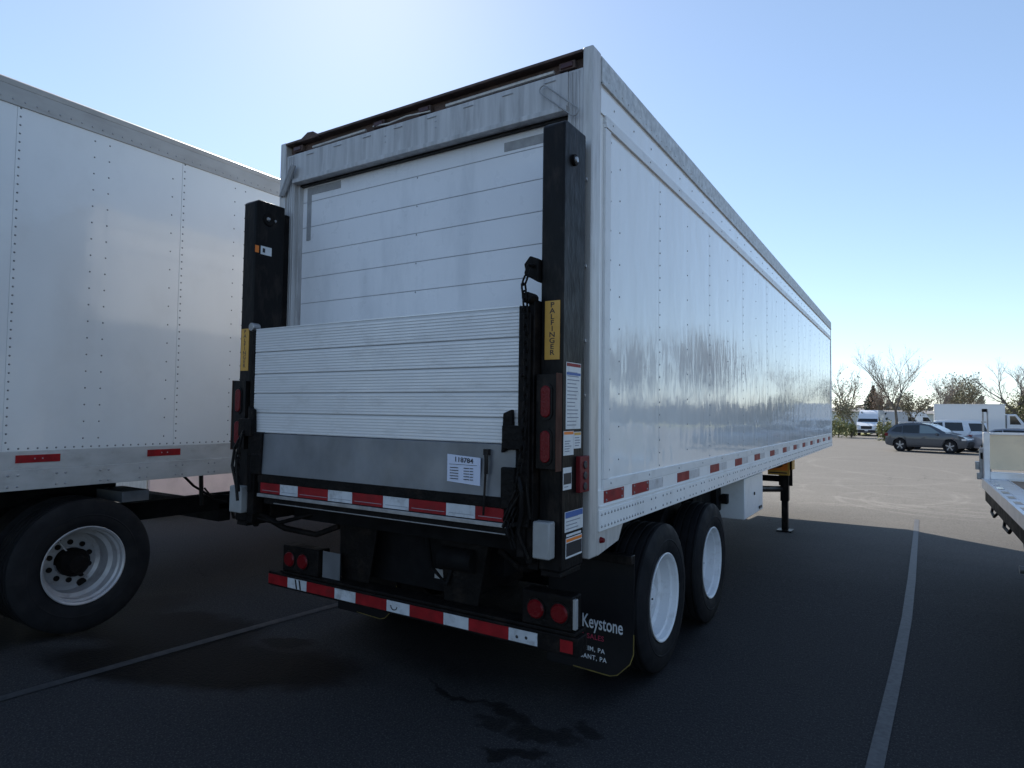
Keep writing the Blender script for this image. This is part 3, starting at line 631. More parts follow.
b = MB(); b.box(-1.155, -1.085, .155, .16, .70, .76); b.build('pump_label', ['plastic'], T)
for s in (0, 1):
    b = MB(); X = (lambda a: -a) if s == 0 else (lambda a: -Wd+a)
    b.box(X(.155), X(.24), -.18, .30, 1.0, 1.12); b.tube([(X(.19), -.25, 1.05), (X(.30), -.10, .93), (X(.45), .05, .88), (X(.62), .1, .95)], .022, 8); b.tube([(X(.17), -.27, 1.02), (X(.28), -.15, .97), (X(.36), -.05, 1.0), (X(.5), .1, 1.05)], .015, 8)
    b.build('lift_arm', ['grime'], T, bevel=.004)
for x0, w_ in ((-.010, .006), (-Wd+.004, .006)):
    b = MB(); b.prism([(x0, .112, 1.123), (x0, .47, 1.123), (x0, .40, 1.035), (x0, .112, .997)], (w_, 0, 0)); b.build('corner_gusset', ['post'], T)
b = MB(); b.cone((-.004, .15, 1.075), (.018, .15, 1.075), .018, .012, 12); b.build('marker_lamp', ['lens'], T)
# mud flaps
def flap(x0, x1, full):
    s = 1 if full else -1
    b = MB(); a, c = (x1, x0) if full else (x0, x1)
    z0, z1 = .145, .85
    pts = [(x0, .66, z1), (x1, .66, z1)]
    pts += [(x1, .66, .30), (x1-.02, .655, .24), (x1-.10, .65, .16), (x1-.15, .65, z0), (x0, .65, z0)]
    b.prism(pts, (0, .010, 0)); f = b.build('mud_flap', ['flap'], T)
    b = MB(); b.tube([(x1+.002, .655, .42), (x1+.001, .655, .30), (x1-.02, .65, .24), (x1-.10, .645, .16), (x1-.15, .645, z0), (x1-.40, .645, z0+.01)], .0035, 5); b.build('flap_edging', ['dullyellow'], f)
    return f
f1 = flap(-.60, -.008, True)
b = MB(); text(b, 'Keystone', (-.352, .6485, .415), .118, (1, 0, -.02), (0, 0, 1), 'LEFT', .62); text(b, 'MANHEIM, PA', (-.455, .6455, .275), .040, (1, 0, -.02), (0, 0, 1), 'LEFT', .95, 1.15)
text(b, 'MT. PLEASANT, PA', (-.535, .6455, .225), .040, (1, 0, -.02), (0, 0, 1), 'LEFT', .95, 1.15); b.build('lettering', ['flaptext'], f1, fix=False)
b = MB(); text(b, 'TRAILER SALES', (-.50, .647, .350), .044, (1, 0, -.02), (0, 0, 1), 'LEFT', 1.0, 1.05); b.build('lettering', ['flapred'], f1, fix=False)
f2 = flap(-2.55, -1.93, False)
b = MB(); text(b, 'Keystone', (-2.25, .645, .50), .062, (1, 0, 0), (0, 0, 1), 'LEFT', .9); b.build('lettering', ['flaptext'], f2, fix=False)
b = MB(); b.box(-.75, .0, .60, .66, .85, .905); b.build('flap_hanger', ['black'], T, bevel=.006); b = MB(); b.box(-2.58, -1.85, .60, .66, .85, .905); b.build('flap_hanger', ['black'], T, bevel=.006)
# running gear
for y in (1.285, 2.525):
    wheel(T, 1, -.012, y, .499); wheel(T, -1, -Wd+.012, y, .499)
b = MB()
for x in (-.80, -1.79): b.box(x-.06, x+.06, .7, 4.1, .92, 1.12); b.box(x-.05, x+.05, .62, 3.4, .74, .82)
for y in (1.285, 2.525):
    b.cone((-2.30, y, .50), (-.29, y, .50), .065, .065, 14)
    for x in (-.72, -1.87): b.box(x-.06, x+.06, y-.38, y+.25, .55, .66); b.cone((x, y+.18, .66), (x, y+.18, .92), .12, .13, 18); b.cone((x-.0, y-.15, .5), (x, y-.15, .78), .08, .08, 12); b.cone((x-.10, y, .5), (x+.12, y, .5), .19, .19, 20)
for y in (.75, 1.9, 3.2, 4.0): b.box(-1.85, -.74, y, y+.08, .88, 1.02)
b.cone((-1.3, 2.9, .80), (-1.3, 3.9, .80), .12, .12, 16)
b.box(-.78, -.40, 3.25, 4.0, .66, 1.12); b.box(-.60, -.34, 3.9, 4.1, .72, 1.0)
b.build('suspension', ['under'], T, bevel=.004)
# tool box and fittings ahead of the wheels
b = MB(); b.box(-.42, -.095, 4.11, 5.10, .635, 1.075); tb = b.build('tool_box', ['white'], T, bevel=.008)
b = MB(); b.box(-.095, -.083, 4.86, 5.0, .665, .695); b.cone((-.095, 4.60, .87), (-.085, 4.60, .87), .018, .018, 10); b.build('latch', ['ink'], tb)
b = MB(); b.box(-.32, -.26, 4.02, 4.11, .80, .90); b.tube([(-.35, 4.05, .85), (-.45, 3.9, .75), (-.60, 3.7, .70)], .03); b.build('box_bracket', ['under'], T)
# landing gear
for (xl_, s) in ((-.42, 1), (-Wd+.42, -1)):
    y0 = 8.75; zg = gz(y0)
    b = MB(); b.box(xl_-.065, xl_+.065, y0-.065, y0+.065, .30, 1.12); b.box(xl_-.05, xl_+.05, y0-.05, y0+.05, zg+.03, .31); b.box(xl_-.12, xl_+.12, y0-.14, y0+.14, zg, zg+.03)
    b.box(xl_-.11, xl_+.11, y0+.06, y0+.09, .55, 1.12)
    b.build('landing_leg', ['black'], T, bevel=.006)
b = MB(); b.box(-.50, -.40, 7.2, 8.68, .90, .97) if False else None
b.box(-2.1, -.48, 8.72, 8.78, .62, .72); b.tube([(-.48, 8.70, .92), (-.62, 7.75, .93)], .05, 8); b.tube([(-.48, 8.70, .50), (-.66, 7.75, .58)], .05, 8)
b.build('landing_brace', ['black'], T)
b = MB(); b.box(-.68, -.33, 8.655, 8.683, .74, 1.06); b.m(1).box(-.67, -.36, 8.652, 8.655, .82, 1.05); b.m(2).box(-.66, -.37, 8.6505, 8.652, .77, .79); b.m(2).box(-.66, -.37, 8.6505, 8.652, .93, .945); b.m(0).box(-.295, -.285, 8.65, 8.9, .84, 1.11)
b.build('warning_placard', ['yellow', 'orange', 'ink'], T)
b = MB(); b.box(-2.2, -.4, 10.4, LN-.1, 1.08, 1.125); b.cone((-1.295, 11.2, 1.0), (-1.295, 11.2, 1.08), .05, .05, 12); b.build('coupler_plate', ['under'], T)

# ================================================================== neighbour trailer on the left
N_ = thing('box_trailer', 'white riveted box trailer at the left edge, with a deep grey wheel', 'trailer', (-5.3, 4, 0))
x1 = -4.0; x0 = x1-2.59; ya, yb = -1.55-.9, 12.6; zt = 4.12  # unseen far end lengthened so its shadow falls under the main trailer
b = MB(); b.box(x0, x1-.004, ya, yb, 1.42, 3.96)
seams = [ya+.06]+[-1.17+1.233*k for k in range(10)]+[yb-.04]
for a, c in zip(seams, seams[1:]): b.box(x1-.004, x1, a+.002, c-.002, 1.44, 3.94)
b.m(1)
for e in seams[1:-1]:
    z = 1.5
    while z < 3.92: b.dome((x1, e+.022, z), (1, 0, 0), .0075, .004); z += .062
    for q, st in ((.52, .13), (.63, .13), (1.15, .16)):
        z = 1.52
        while z < 3.90: b.dome((x1, e+q, z), (1, 0, 0), .007, .004); z += st
y = ya
while y < yb:
    b.dome((x1, y, 1.455), (1, 0, 0), .0075, .004); y += .06
b.build('body', ['panel2', 'rivet'], N_)
b = MB(); b.box(x1-.05, x1+.006, ya, yb, 3.935, 4.06); b.prism([(x1+.006, ya, 4.06), (x1+.012, ya, 4.10), (x1-.02, ya, 4.12), (x1-.08, ya, 4.12), (x1-.08, ya, 4.06)], (0, yb-ya, 0)); b.box(x1-.05, x1+.010, ya, yb, 3.925, 3.94)
y = ya+.05
while y < yb: b.m(1).dome((x1+.006, y, 3.965), (1, 0, 0), .009, .005); b.m(0); y += .075
b.build('top_rail', ['toprail', 'steel'], N_, bevel=.003)
b = MB(); b.box(x1-.05, x1+.006, ya, yb, 1.305, 1.437); b.box(x1-.05, x1+.013, ya, yb, 1.155, 1.305)
y = ya+.1
while y < yb:
    for z in (1.185, 1.265):
        for q in (0, .06): b.m(1).dome((x1+.013, y+q, z), (1, 0, 0), .011, .005)
    b.m(0); y += .305
b.build('bottom_rail', ['trim2', 'steel'], N_, bevel=.003)
for y in (-1.088, -.157+.0, .80, 1.75):
    b = MB(); b.box(x1+.006, x1+.009, y, y+.285, 1.352, 1.408); b.m(1); b.dome((x1+.009, y+.12, 1.38), (1, 0, 0), .006, .003); b.dome((x1+.009, y+.17, 1.38), (1, 0, 0), .006, .003); b.build('reflector_strip', ['red', 'steel'], N_)
b = MB(); b.box(x0+.05, x1-.05, ya, yb, 4.06, 4.115); b.build('roof', ['galv'], N_)
b = MB(); b.box(x0+.05, x1-.05, ya+.02, yb, 1.28, 1.40)
y = ya+.1
while y < yb: b.box(x0+.05, x1-.05, y, y+.05, 1.16, 1.28); y += .305
for x in (x1-.75, x0+.75): b.box(x-.06, x+.06, ya+.2, -.05, .95, 1.16)
b.box(x0+.3, x1-.5, .85, .98, .62, .80); b.box(x1-.62, x1-.50, -.6, 1.75, .74, .90)
for y in (-.58, -1.83):
    b.cone((x0+.3, y, .53), (x1-.3, y, .53), .065, .065, 14)
    for x in (x1-.7, x0+.7): b.box(x-.06, x+.06, y-.3, y+.3, .58, .70); b.cone((x, y+.15, .68), (x, y+.15, .98), .12, .13, 16)
b.tube([(x1-.35, 1.5, 1.16), (x1-.38, 1.42, .9), (x1-.4, 1.40, .8)], .022, 6)
b.build('underframe', ['under'], N_, bevel=.004)
b = MB(); b.tube([(x1-.30, .32, 1.16), (x1-.30, .45, 1.03), (x1-.30, .62, .92), (x1-.30, .85, .90), (x1-.3, 1.0, .86)], .012); b.tube([(x1-.30, .52, 1.16), (x1-.30, .53, .95), (x1-.30, .54, .84)], .02); b.tube([(x1-.3, .56, 1.0), (x1-.3, .66, .88), (x1-.3, .80, .84)], .009)
b.tube([(x1-.30, .85, .80), (x1-.30, .88, .68), (x1-.30, 1.02, .66), (x1-.30, 1.10, .74), (x1-.3, 1.08, .82)], .016); b.tube([(x1-.3, 1.30, 1.16), (x1-.3, 1.14, .86)], .014)
b.build('air_hose', ['black'], N_)
b = MB(); b.box(x1-.55, x1-.12, -.28, -.06, .97, 1.06); b.build('step_bracket', ['galvplate'], N_, bevel=.004)
b = MB(); b.box(x1-.31, x1-.30, .98, 1.10, .93, .99); b.build('label_plate', ['plastic'], N_)
for y in (-.58, -1.83):
    wheel(N_, 1, x1-.03, y, .527, R=.515, rimkey='rim2', holes=1, rr=.298); wheel(N_, -1, x0+.03, y, .527, R=.515, rimkey='rim2', holes=1, rr=.298)

b = MB(); b.box(x0, x0+.07, ya-.03, ya+.02, 1.16, 4.11); b.box(x1-.07, x1+.014, ya-.03, ya-.002, 1.16, 4.11); b.box(x0+.07, x1-.07, ya-.03, ya+.02, 3.98, 4.11); b.box(x0+.07, x1-.07, ya-.03, ya+.02, 1.16, 1.32)
b.build('rear_frame', ['post'], N_, bevel=.004)
for k in (0, 1):
    xa_ = x0+.08+k*1.22; b = MB(); b.box(xa_, xa_+1.205, ya-.025, ya-.003, 1.33, 3.97); dd = b.build('rear_door', ['panel2'], N_, bevel=.004)
    for q in (.35, .85):
        b = MB(); b.cone((xa_+q, ya-.05, 1.30), (xa_+q, ya-.05, 4.0), .014, .014, 8); b.box(xa_+q-.02, xa_+q+.16, ya-.065, ya-.045, 2.05, 2.08); b.build('lock_rod', ['steel'], dd)
b = MB(); b.box(x0+.1, x1-.1, ya-.02, ya+.08, .50, .60); b.box(x0+.6, x0+.7, ya-.01, ya+.07, .60, 1.16); b.box(x1-.7, x1-.6, ya-.01, ya+.07, .60, 1.16); b.build('bumper', ['grime'], N_, bevel=.004)

# pale trailer two bays over, seen under the left one
K = thing('dry_van_trailer', 'pinkish white trailer body seen beneath the riveted trailer at the left', 'trailer', (-9.9, 7, -.1))
b = MB(); b.box(-11.2, -8.6, 2.37, 12.0, .22, 4.0); b.build('body', ['pink'], K, bevel=.02)
b = MB(); b.box(-11.25, -8.57, 2.36, 12.05, 4.003, 4.10); b.box(-11.2, -8.62, 2.345, 2.368, .25, 3.98); b.build('trim', ['post'], K)
for y in (9.0, 10.2): wheel(K, 1, -8.68, y, .43, R=.50); wheel(K, -1, -11.1, y, .43, R=.50)
b = MB()
for x in (-9.0, -10.8): b.box(x-.06, x+.06, 5.9, 6.0, gz(6), .25)
b.box(-11.0, -8.7, 8.95, 9.05, .15, .3); b.box(-11.0, -8.7, 10.15, 10.25, .15, .3)
b.build('underframe', ['under'], K)

# ================================================================== flatbed trailer at the right edge
F = thing('flatbed_trailer', 'aluminium deck trailer with a tan headboard at the right edge', 'trailer', (3.3, 5.0, 0))
xe = 2.19; zd = 1.0; yf = 6.98; yr = .6
b = MB(); b.box(xe, xe+.24, yr, yf, zd-.025, zd); b.box(xe-.008, xe+.02, yr, yf, zd-.115, zd+.004); b.box(xe+.24, xe+.25, yr, yf, zd-.02, zd+.01); b.box(xe+.10, xe+.106, yr, yf, zd, zd+.006)
b.m(1)
y = yf-.30
while y > yr: b.box(xe+.028, xe+.088, y-.22, y, zd, zd+.002); y -= .46
rl = b.build('deck_rail', ['brightalu', 'bluecar'], F, bevel=.002)
b = MB()
x = xe+.25
while x < xe+2.2: b.box(x, x+.13, yr, yf-.2, zd-.03, zd-.004+.003*(int(x*40) % 3)); x += .135
b.build('deck', ['wood'], F)
b = MB(); b.box(xe+.25, xe+2.3, yf-.2, yf-.12, zd-.02, zd+.012); b.build('deck_threshold', ['brightalu'], F)
b = MB(); b.box(xe+.01, xe+.075, yf-.10, yf+.0, zd-.02, zd+.58)
b.build('headboard_post', ['brightalu'], F, bevel=.006)
b = MB(); b.box(xe+.075, xe+2.35, yf-.06, yf-.02, zd+.12, zd+.57); b.m(1).box(xe+.075, xe+2.35, yf-.075, yf-.0, zd+.555, zd+.585); b.box(xe+.075, xe+2.35, yf-.09, yf-.02, zd, zd+.09); b.m(0)
b.build('headboard', ['ply', 'brightalu'], F, bevel=.004)
b = MB(); b.box(xe+.02, xe+.08, yr, yf-.08, zd-.27, zd-.115); b.box(xe+.35, xe+.47, yr, yf, zd-.32, zd-.03); b.box(xe+1.75, xe+1.87, yr, yf, zd-.32, zd-.03)
y = yf-.3
while y > yr: b.box(xe+.08, xe+2.2, y, y+.06, zd-.14, zd-.04); y -= .45
b.tube([(xe+.06, yf-.50, zd-.30), (xe+.04, yf-.60, zd-.35), (xe+.04, yf-.85, zd-.37), (xe+.06, yf-1.05, zd-.30)], .016, 8)
b.tube([(xe+.06, yf-1.7, zd-.28), (xe+.04, yf-1.8, zd-.35), (xe+.05, yf-2.1, zd-.36), (xe+.07, yf-2.2, zd-.29)], .016, 8)
b.build('underframe', ['grime'], F, bevel=.004)
b = MB(); b.box(xe+.12, xe+.19, 4.10, 4.17, .42, zd-.3); b.prism([(xe+.10, 4.12, .45), (xe+.10, 4.55, .70), (xe+.10, 4.50, .72), (xe+.10, 4.08, .50)], (.05, 0, 0)); b.cone((xe+.05, 4.2, .42), (xe+.2, 4.2, .42), .035, .035, 12); b.build('support_leg', ['steel'], F)
for y in (1.6, 2.6): wheel(F, 1, xe+2.45, y, .40, R=.40, rr=.215); wheel(F, -1, xe+.04, y, .40, R=.40, rr=.215)
b = MB(); 
for y in (1.6, 2.6): b.cone((xe+.1, y, .40), (xe+2.4, y, .40), .05, .05, 12); b.box(xe+.38, xe+.44, y-.4, y+.4, .42, .50); b.box(xe+1.78, xe+1.84, y-.4, y+.4, .42, .50); b.box(xe+.38, xe+.46, y-.1, y+.1, .5, .7); b.box(xe+1.78, xe+1.86, y-.1, y+.1, .5, .7)
b.build('axle', ['grime'], F)
b = MB(); b.box(xe-.02, xe+.10, yf+.06, yf+.14, zd+.02, zd+.38); b.box(xe-.06, xe+.0, yf+.10, yf+.20, zd+.10, zd+.20); b.m(1).box(xe-.01, xe+.04, yf+.055, yf+.06, zd+.24, zd+.32); b.m(0).box(xe-.05, xe+.06, yf+.05, yf+.12, zd-.02, zd+.06)
b.build('winch_bracket', ['steel', 'black'], F, bevel=.006)
b = MB(); b.tube([(xe+.07, yf+.03, zd+.55), (xe+.065, yf+.03, zd+.88)], .010, 8); b.tube([(xe+.02, yf+.03, zd+.55), (xe+.02, yf+.03, zd+.86)], .010, 8); b.m(1).box(xe+.01, xe+.06, yf+.015, yf+.045, zd+.84, zd+.88); b.m(0).box(xe+.0, xe+.05, yf+.01, yf+.05, zd+.70, zd+.72)
b.build('headboard_stake', ['steel', 'grime'], F)

# ================================================================== vehicles
def arc(cx, cz, r, a0, a1, n=12): return [(cx+r*math.cos(a0+(a1-a0)*k/n), cz+r*math.sin(a0+(a1-a0)*k/n)) for k in range(n+1)]
def vehicle(name, label, paint, loc, head, upper, wheels, wr, hw, belt, zbot, windows, roofnarrow=.17, lamp_r=None, lamp_f=None, front_glass=None, rear_glass=None, front=None, rails=False, group=None, rimk='chrome', cladding=True):
    zt = max(p[1] for p in upper); xs_ = [p[0] for p in upper]; xr, xf = min(xs_), max(xs_)
    def wdt(x, z):
        k = hw
        if z > belt: k -= roofnarrow*(z-belt)/(zt-belt)
        if z < .45: k -= .04*(.45-z)/.3
        t = max(0, (x-(xf-.8))/.8); k -= .16*t*t
        t = max(0, ((xr+.5)-x)/.5); k -= .10*t*t
        return k
    pts = list(upper)                                  # rear-bottom ... over roof ... front-bottom
    low = []
    for wx in sorted(wheels, reverse=True):
        low += [(p[0], p[1]) for p in arc(wx, wr, wr+.055, math.asin(max(-1, (zbot-wr)/(wr+.055))), math.pi-math.asin(max(-1, (zbot-wr)/(wr+.055))), 14)]
    pts = pts+low
    root = thing(name, label, group or 'car', loc); root.rotation_euler = (0, 0, 0)
    ORG[root.name] = Vector((0, 0, 0))
    def remap(mb_, s=None, off=0):
        for z in (.3, .45, .6, .75, belt, belt+.12, belt+.25, (belt+zt)/2+.1, zt-.08):
            bmesh.ops.bisect_plane(mb_.bm, geom=mb_.bm.verts[:]+mb_.bm.edges[:]+mb_.bm.faces[:], plane_co=(0, 0, z), plane_no=(0, 0, 1))
        for k in range(1, 12):
            x = xr+(xf-xr)*k/12; bmesh.ops.bisect_plane(mb_.bm, geom=mb_.bm.verts[:]+mb_.bm.edges[:]+mb_.bm.faces[:], plane_co=(x, 0, 0), plane_no=(1, 0, 0))
        for v in mb_.bm.verts: v.co.y = v.co.y/1.0*wdt(v.co.x, v.co.z)+(math.copysign(off, v.co.y) if off else 0)
    b = MB(); A = [b.bm.verts.new((x, -1, z)) for x, z in pts]; Bv = [b.bm.verts.new((x, 1, z)) for x, z in pts]; n = len(pts)
    b.face(A); b.face(Bv[::-1])
    for i in range(n): b.face([A[i], A[(i+1) % n], Bv[(i+1) % n], Bv[i]])
    bmesh.ops.triangulate(b.bm, faces=[f for f in b.bm.faces if len(f.verts) > 4]); remap(b)
    body = b.build('body', [paint], root, bevel=.0)
    for k, (key, poly) in enumerate(windows):
        for s in (-1, 1):
            b = MB(); V = [b.bm.verts.new((x, s, z)) for x, z in poly]; b.face(V); bmesh.ops.triangulate(b.bm, faces=b.bm.faces[:]); remap(b, s, .006)
            b.build('window', [key], root)
    def cross(nm, p0, p1, inset, key, off=.008):
        (xa_, za), (xb_, zb) = p0, p1; d = Vector((xb_-xa_, 0, zb-za)).normalized(); nn = Vector((-d.z, 0, d.x))
        if nn.z < 0: nn = -nn
        b = MB(); q = [Vector((xa_, -(wdt(xa_, za)-inset), za)), Vector((xa_, wdt(xa_, za)-inset, za)), Vector((xb_, wdt(xb_, zb)-inset, zb)), Vector((xb_, -(wdt(xb_, zb)-inset), zb))]
        b.prism([p+nn*.001 for p in q], nn*off); b.build(nm, [key], root)
    if front_glass: cross('windscreen', *front_glass, .07, 'glass')
    if rear_glass: cross('rear_window', *rear_glass, .10, 'glass')
    if cladding:
        b = MB()
        for s in (-1, 1):
            ws = sorted(wheels)
            b.obox(((ws[0]+ws[1])/2, s*(hw-.035), zbot+.07), ((ws[1]-ws[0])/2-wr-.06, 0, 0), (0, .03, 0), (0, 0, .07))
        b.build('sill', ['ink'], root, bevel=.01)
    if lamp_r:
        for s in (-1, 1):
            x, z, lx, lz = lamp_r; b = MB(); b.obox((x, s*(wdt(x, z)-.05), z), (lx, 0, 0), (0, .07, 0), (0, 0, lz)); b.build('tail_lamp', ['lens'], root, bevel=.015)
    if lamp_f:
        for s in (-1, 1):
            x, z, lx, lz = lamp_f; b = MB(); b.obox((x, s*(wdt(x, z)-.09), z), (lx, 0, 0), (0, .11, 0), (0, 0, lz)); b.build('headlight', ['brightalu'], root, bevel=.015)
    if front:
        for (nm, key, x, z, hy, hz) in front: b = MB(); b.obox((x, 0, z), (.02, 0, 0), (0, hy, 0), (0, 0, hz)); b.build(nm, [key], root, bevel=.01)
    if rails:
        for s in (-1, 1): b = MB(); b.tube([(xr+.75, s*(wdt(0, zt)-.10), zt-.02), (xr+.85, s*(wdt(0, zt)-.10), zt+.035), (xr+2.5, s*(wdt(0, zt)-.10), zt+.03), (xr+2.65, s*(wdt(0, zt)-.10), zt-.03)], .018, 6); b.build('roof_rail', ['chrome'], root)
    for s in (-1, 1):
        b = MB(); mx = xr+(xf-xr)*.66; b.obox((mx, s*(hw+.06), belt+.06), (.06, 0, 0), (0, .09, 0), (0, 0, .07)); b.build('mirror', [paint], root, bevel=.03)
    for wx in wheels:
        for s in (-1, 1):
            t = MB(); yc = s*(hw-.13)
            prof = [(-.11, wr*.64), (-.115, wr*.9), (-.09, wr), (.09, wr), (.115, wr*.9), (.11, wr*.64)]
            rings = []
            for (a, r) in prof: rings.append([t.bm.verts.new((wx+r*math.cos(2*math.pi*k/28), yc+a, wr+r*math.sin(2*math.pi*k/28))) for k in range(28)])
            for A_, B_ in zip(rings, rings[1:]+rings[:1]):
                for k in range(28): t.face([A_[k], A_[(k+1) % 28], B_[(k+1) % 28], B_[k]])
            ty = t.build('wheel', ['rubber'], root)
            r = MB(); r.m(1).cone((wx, yc-.06, wr), (wx, yc+.06, wr), wr*.63, wr*.63, 28); r.m(0)
            for k in range(5):
                a = 2*math.pi*k/5+.3; d = Vector((math.cos(a), 0, math.sin(a))); e = Vector((-d.z, 0, d.x))
                r.obox(Vector((wx, yc+s*.085, wr))+d*wr*.34, d*wr*.30, Vector((0, .012, 0)), e*wr*.085)
            r.cone((wx, yc+s*.07, wr), (wx, yc+s*.10, wr), wr*.16, wr*.13, 14)
            r.build('rim', [rimk, 'ink'], ty)
    root.rotation_euler = (0, 0, head); return root
gzf = -.30
# dark grey crossover
up_ = [(-2.22, .38), (-2.30, .50), (-2.30, .68), (-2.25, .90), (-2.20, 1.08), (-1.98, 1.36), (-1.72, 1.56), (-1.35, 1.65), (-.8, 1.70), (-.15, 1.69), (.35, 1.60), (.85, 1.37), (1.20, 1.15), (1.75, 1.05), (2.12, .94), (2.28, .78), (2.31, .55), (2.24, .34)]
def dirpx(px): v = fw+rt*((px-512)/FPX); return Vector((v.x, v.y, 0)).normalized()
a = PX(887, 39.5); v_ = dirpx(928); right = Vector((v_.y, -v_.x, 0)); hd = math.atan2(right.y, right.x)
SUVP = PX(928, 45.0, gzf)
suv = vehicle('parked_suv', 'dark grey crossover parked side-on behind the trailer yard, facing right', 'greycar', SUVP, hd-.26, up_, (-1.40, 1.40), .385, .93, 1.02, .30,
    [('glass', [(-1.92, 1.18), (-1.28, 1.12), (-1.28, 1.50), (-1.62, 1.45)]), ('glass', [(-1.23, 1.12), (-.30, 1.10), (-.30, 1.58), (-1.23, 1.54)]), ('lit_glass', [(-.24, 1.10), (.90, 1.12), (.42, 1.43), (.22, 1.53), (-.24, 1.58)])],
    lamp_r=(-2.18, .98, .12, .09), lamp_f=(2.10, .80, .16, .06), front_glass=((.42, 1.56), (1.15, 1.19)), rear_glass=((-2.15, 1.14), (-1.78, 1.51)), rails=True, group='SUV',
    front=[('grille', 'ink', 2.31, .58, .45, .10), ('number_plate', 'sticker', -2.34, .62, .2, .06)], rimk='steel')
suv.scale = (.90, 1, 1.0)
up2 = [(-2.42, .35), (-2.46, .6), (-2.45, .95), (-2.40, 1.15), (-2.25, 1.62), (-2.10, 1.80), (-1.7, 1.87), (-.3, 1.88), (.35, 1.82), (1.0, 1.35), (1.20, 1.18), (1.9, 1.12), (2.35, 1.0), (2.45, .8), (2.45, .35)]
WP = PX(941, 49.0, gzf)
vehicle('parked_suv', 'white tall SUV parked just behind the dark grey crossover', 'whitecar', WP, hd+math.pi+.06, up2, (-1.5, 1.45), .39, .98, 1.18, .30,
    [('glass', [(-2.26, 1.22), (-1.42, 1.22), (-1.30, 1.70), (-2.06, 1.70)]), ('glass', [(-1.05, 1.22), (-.10, 1.22), (-.10, 1.74), (-.98, 1.74)]), ('glass', [(0.02, 1.22), (1.02, 1.22), (.42, 1.72), (.02, 1.74)])],
    roofnarrow=.14, lamp_r=(-2.38, 1.05, .10, .16), lamp_f=(2.35, .9, .12, .08), front_glass=((.42, 1.78), (1.0, 1.36)), rear_glass=((-2.39, 1.2), (-2.16, 1.7)), group='SUV')
up3 = [(-2.35, .35), (-2.42, .6), (-2.38, .95), (-2.1, 1.02), (-1.65, 1.10), (-1.05, 1.40), (-.5, 1.46), (.2, 1.46), (.8, 1.25), (1.2, 1.02), (1.9, .92), (2.25, .78), (2.35, .6), (2.32, .3)]
SP = PX(1018, 47.0, gzf)
vehicle('parked_sedan', 'silver sedan with red tail lamp seen above the tan headboard', 'silvercar', SP, hd-.10, up3, (-1.4, 1.4), .33, .9, 1.0, .24,
    [('glass', [(-1.6, 1.08), (-.75, 1.04), (-.75, 1.34), (-1.05, 1.32)]), ('glass', [(-.70, 1.04), (.95, 1.04), (.55, 1.30), (.1, 1.36), (-.70, 1.36)])], lamp_r=(-2.25, .90, .16, .10), lamp_f=(2.1, .75, .15, .06), front_glass=((.82, 1.25), (1.18, 1.04)), rear_glass=((-1.63, 1.12), (-1.08, 1.40)))
BP = PX(1064, 40.0, gzf)
vehicle('parked_sedan', 'blue grey sedan cut off by the right edge, nearer than the silver one', 'bluecar', BP, hd-.15, up3, (-1.4, 1.4), .33, .9, 1.0, .24,
    [('glass', [(-1.6, 1.08), (-.75, 1.04), (-.75, 1.34), (-1.05, 1.32)]), ('glass', [(-.70, 1.04), (.95, 1.04), (.55, 1.30), (.1, 1.36), (-.70, 1.36)])], lamp_r=(-2.25, .90, .16, .10), lamp_f=(2.1, .75, .15, .06), front_glass=((.82, 1.25), (1.18, 1.04)), rear_glass=((-1.63, 1.12), (-1.08, 1.40)))
# white cargo van facing the camera
upv = [(-2.9, .35), (-2.95, .6), (-2.93, 2.3), (-2.85, 2.55), (-2.3, 2.68), (1.0, 2.68), (1.45, 2.50), (1.75, 2.1), (2.15, 1.45), (2.55, 1.22), (2.82, 1.05), (2.90, .8), (2.88, .35)]
VP_ = PX(871, 78, gzf); dv = (CAM-VP_); hv = math.atan2(dv.y, dv.x)
vehicle('cargo_van', 'white high-roof cargo van facing the camera beside the bare trees', 'whitecar', VP_, hv-.16, upv, (-1.75, 1.75), .36, 1.0, 1.4, .30,
    [('glass', [(1.15, 1.45), (2.05, 1.45), (1.72, 1.98), (1.15, 2.0)])], roofnarrow=.16, lamp_f=(2.80, 1.0, .06, .13), front_glass=((1.70, 2.12), (2.16, 1.46)), group='van', rimk='galv',
    front=[('grille', 'ink', 2.88, .88, .50, .16), ('bumper_skirt', 'ink', 2.89, .50, .85, .13), ('number_plate', 'sticker', 2.92, .56, .16, .06)])
# box truck far right
BT = PX(976, 64, gzf); vt = dirpx(973); rgt = Vector((vt.y, -vt.x, 0)); hb = math.atan2(rgt.y, rgt.x)
tr = thing('box_truck', 'white box truck parked behind the SUVs with its cab to the right', 'truck', BT); ORG[tr.name] = Vector((0, 0, 0))
b = MB(); b.box(-2.85, 1.75, -1.15, 1.15, .72, 3.10); bx = b.build('cargo_box', ['whitecar'], tr, bevel=.04)
b = MB(); b.box(-2.88, -2.80, -1.17, 1.17, .65, 3.14); b.box(-2.87, 1.78, -1.17, -1.14, 3.04, 3.13); b.box(-2.87, 1.78, -1.17, -1.14, .68, .78)
for k in range(1, 7): b.box(-2.85+.61*k-.004, -2.85+.61*k+.004, -1.156, -1.15, .8, 3.04)
b.build('box_trim', ['trim'], tr)
b = MB(); b.prism([(x_-.9, -.98, z_) for x_, z_ in ((2.75, .55), (2.75, 2.35), (3.35, 2.35), (3.85, 1.62), (4.65, 1.40), (4.78, .95), (4.78, .55))], (0, 1.96, 0)); b.build('cab', ['whitecar'], tr, bevel=.06)
for s in (-1, 1):
    b = MB(); b.prism([(2.05, s*.985, 1.55), (2.75, s*.985, 1.55), (2.38, s*.985, 2.2), (2.05, s*.985, 2.2)], (0, s*.006, 0)); b.build('window', ['glass'], tr)
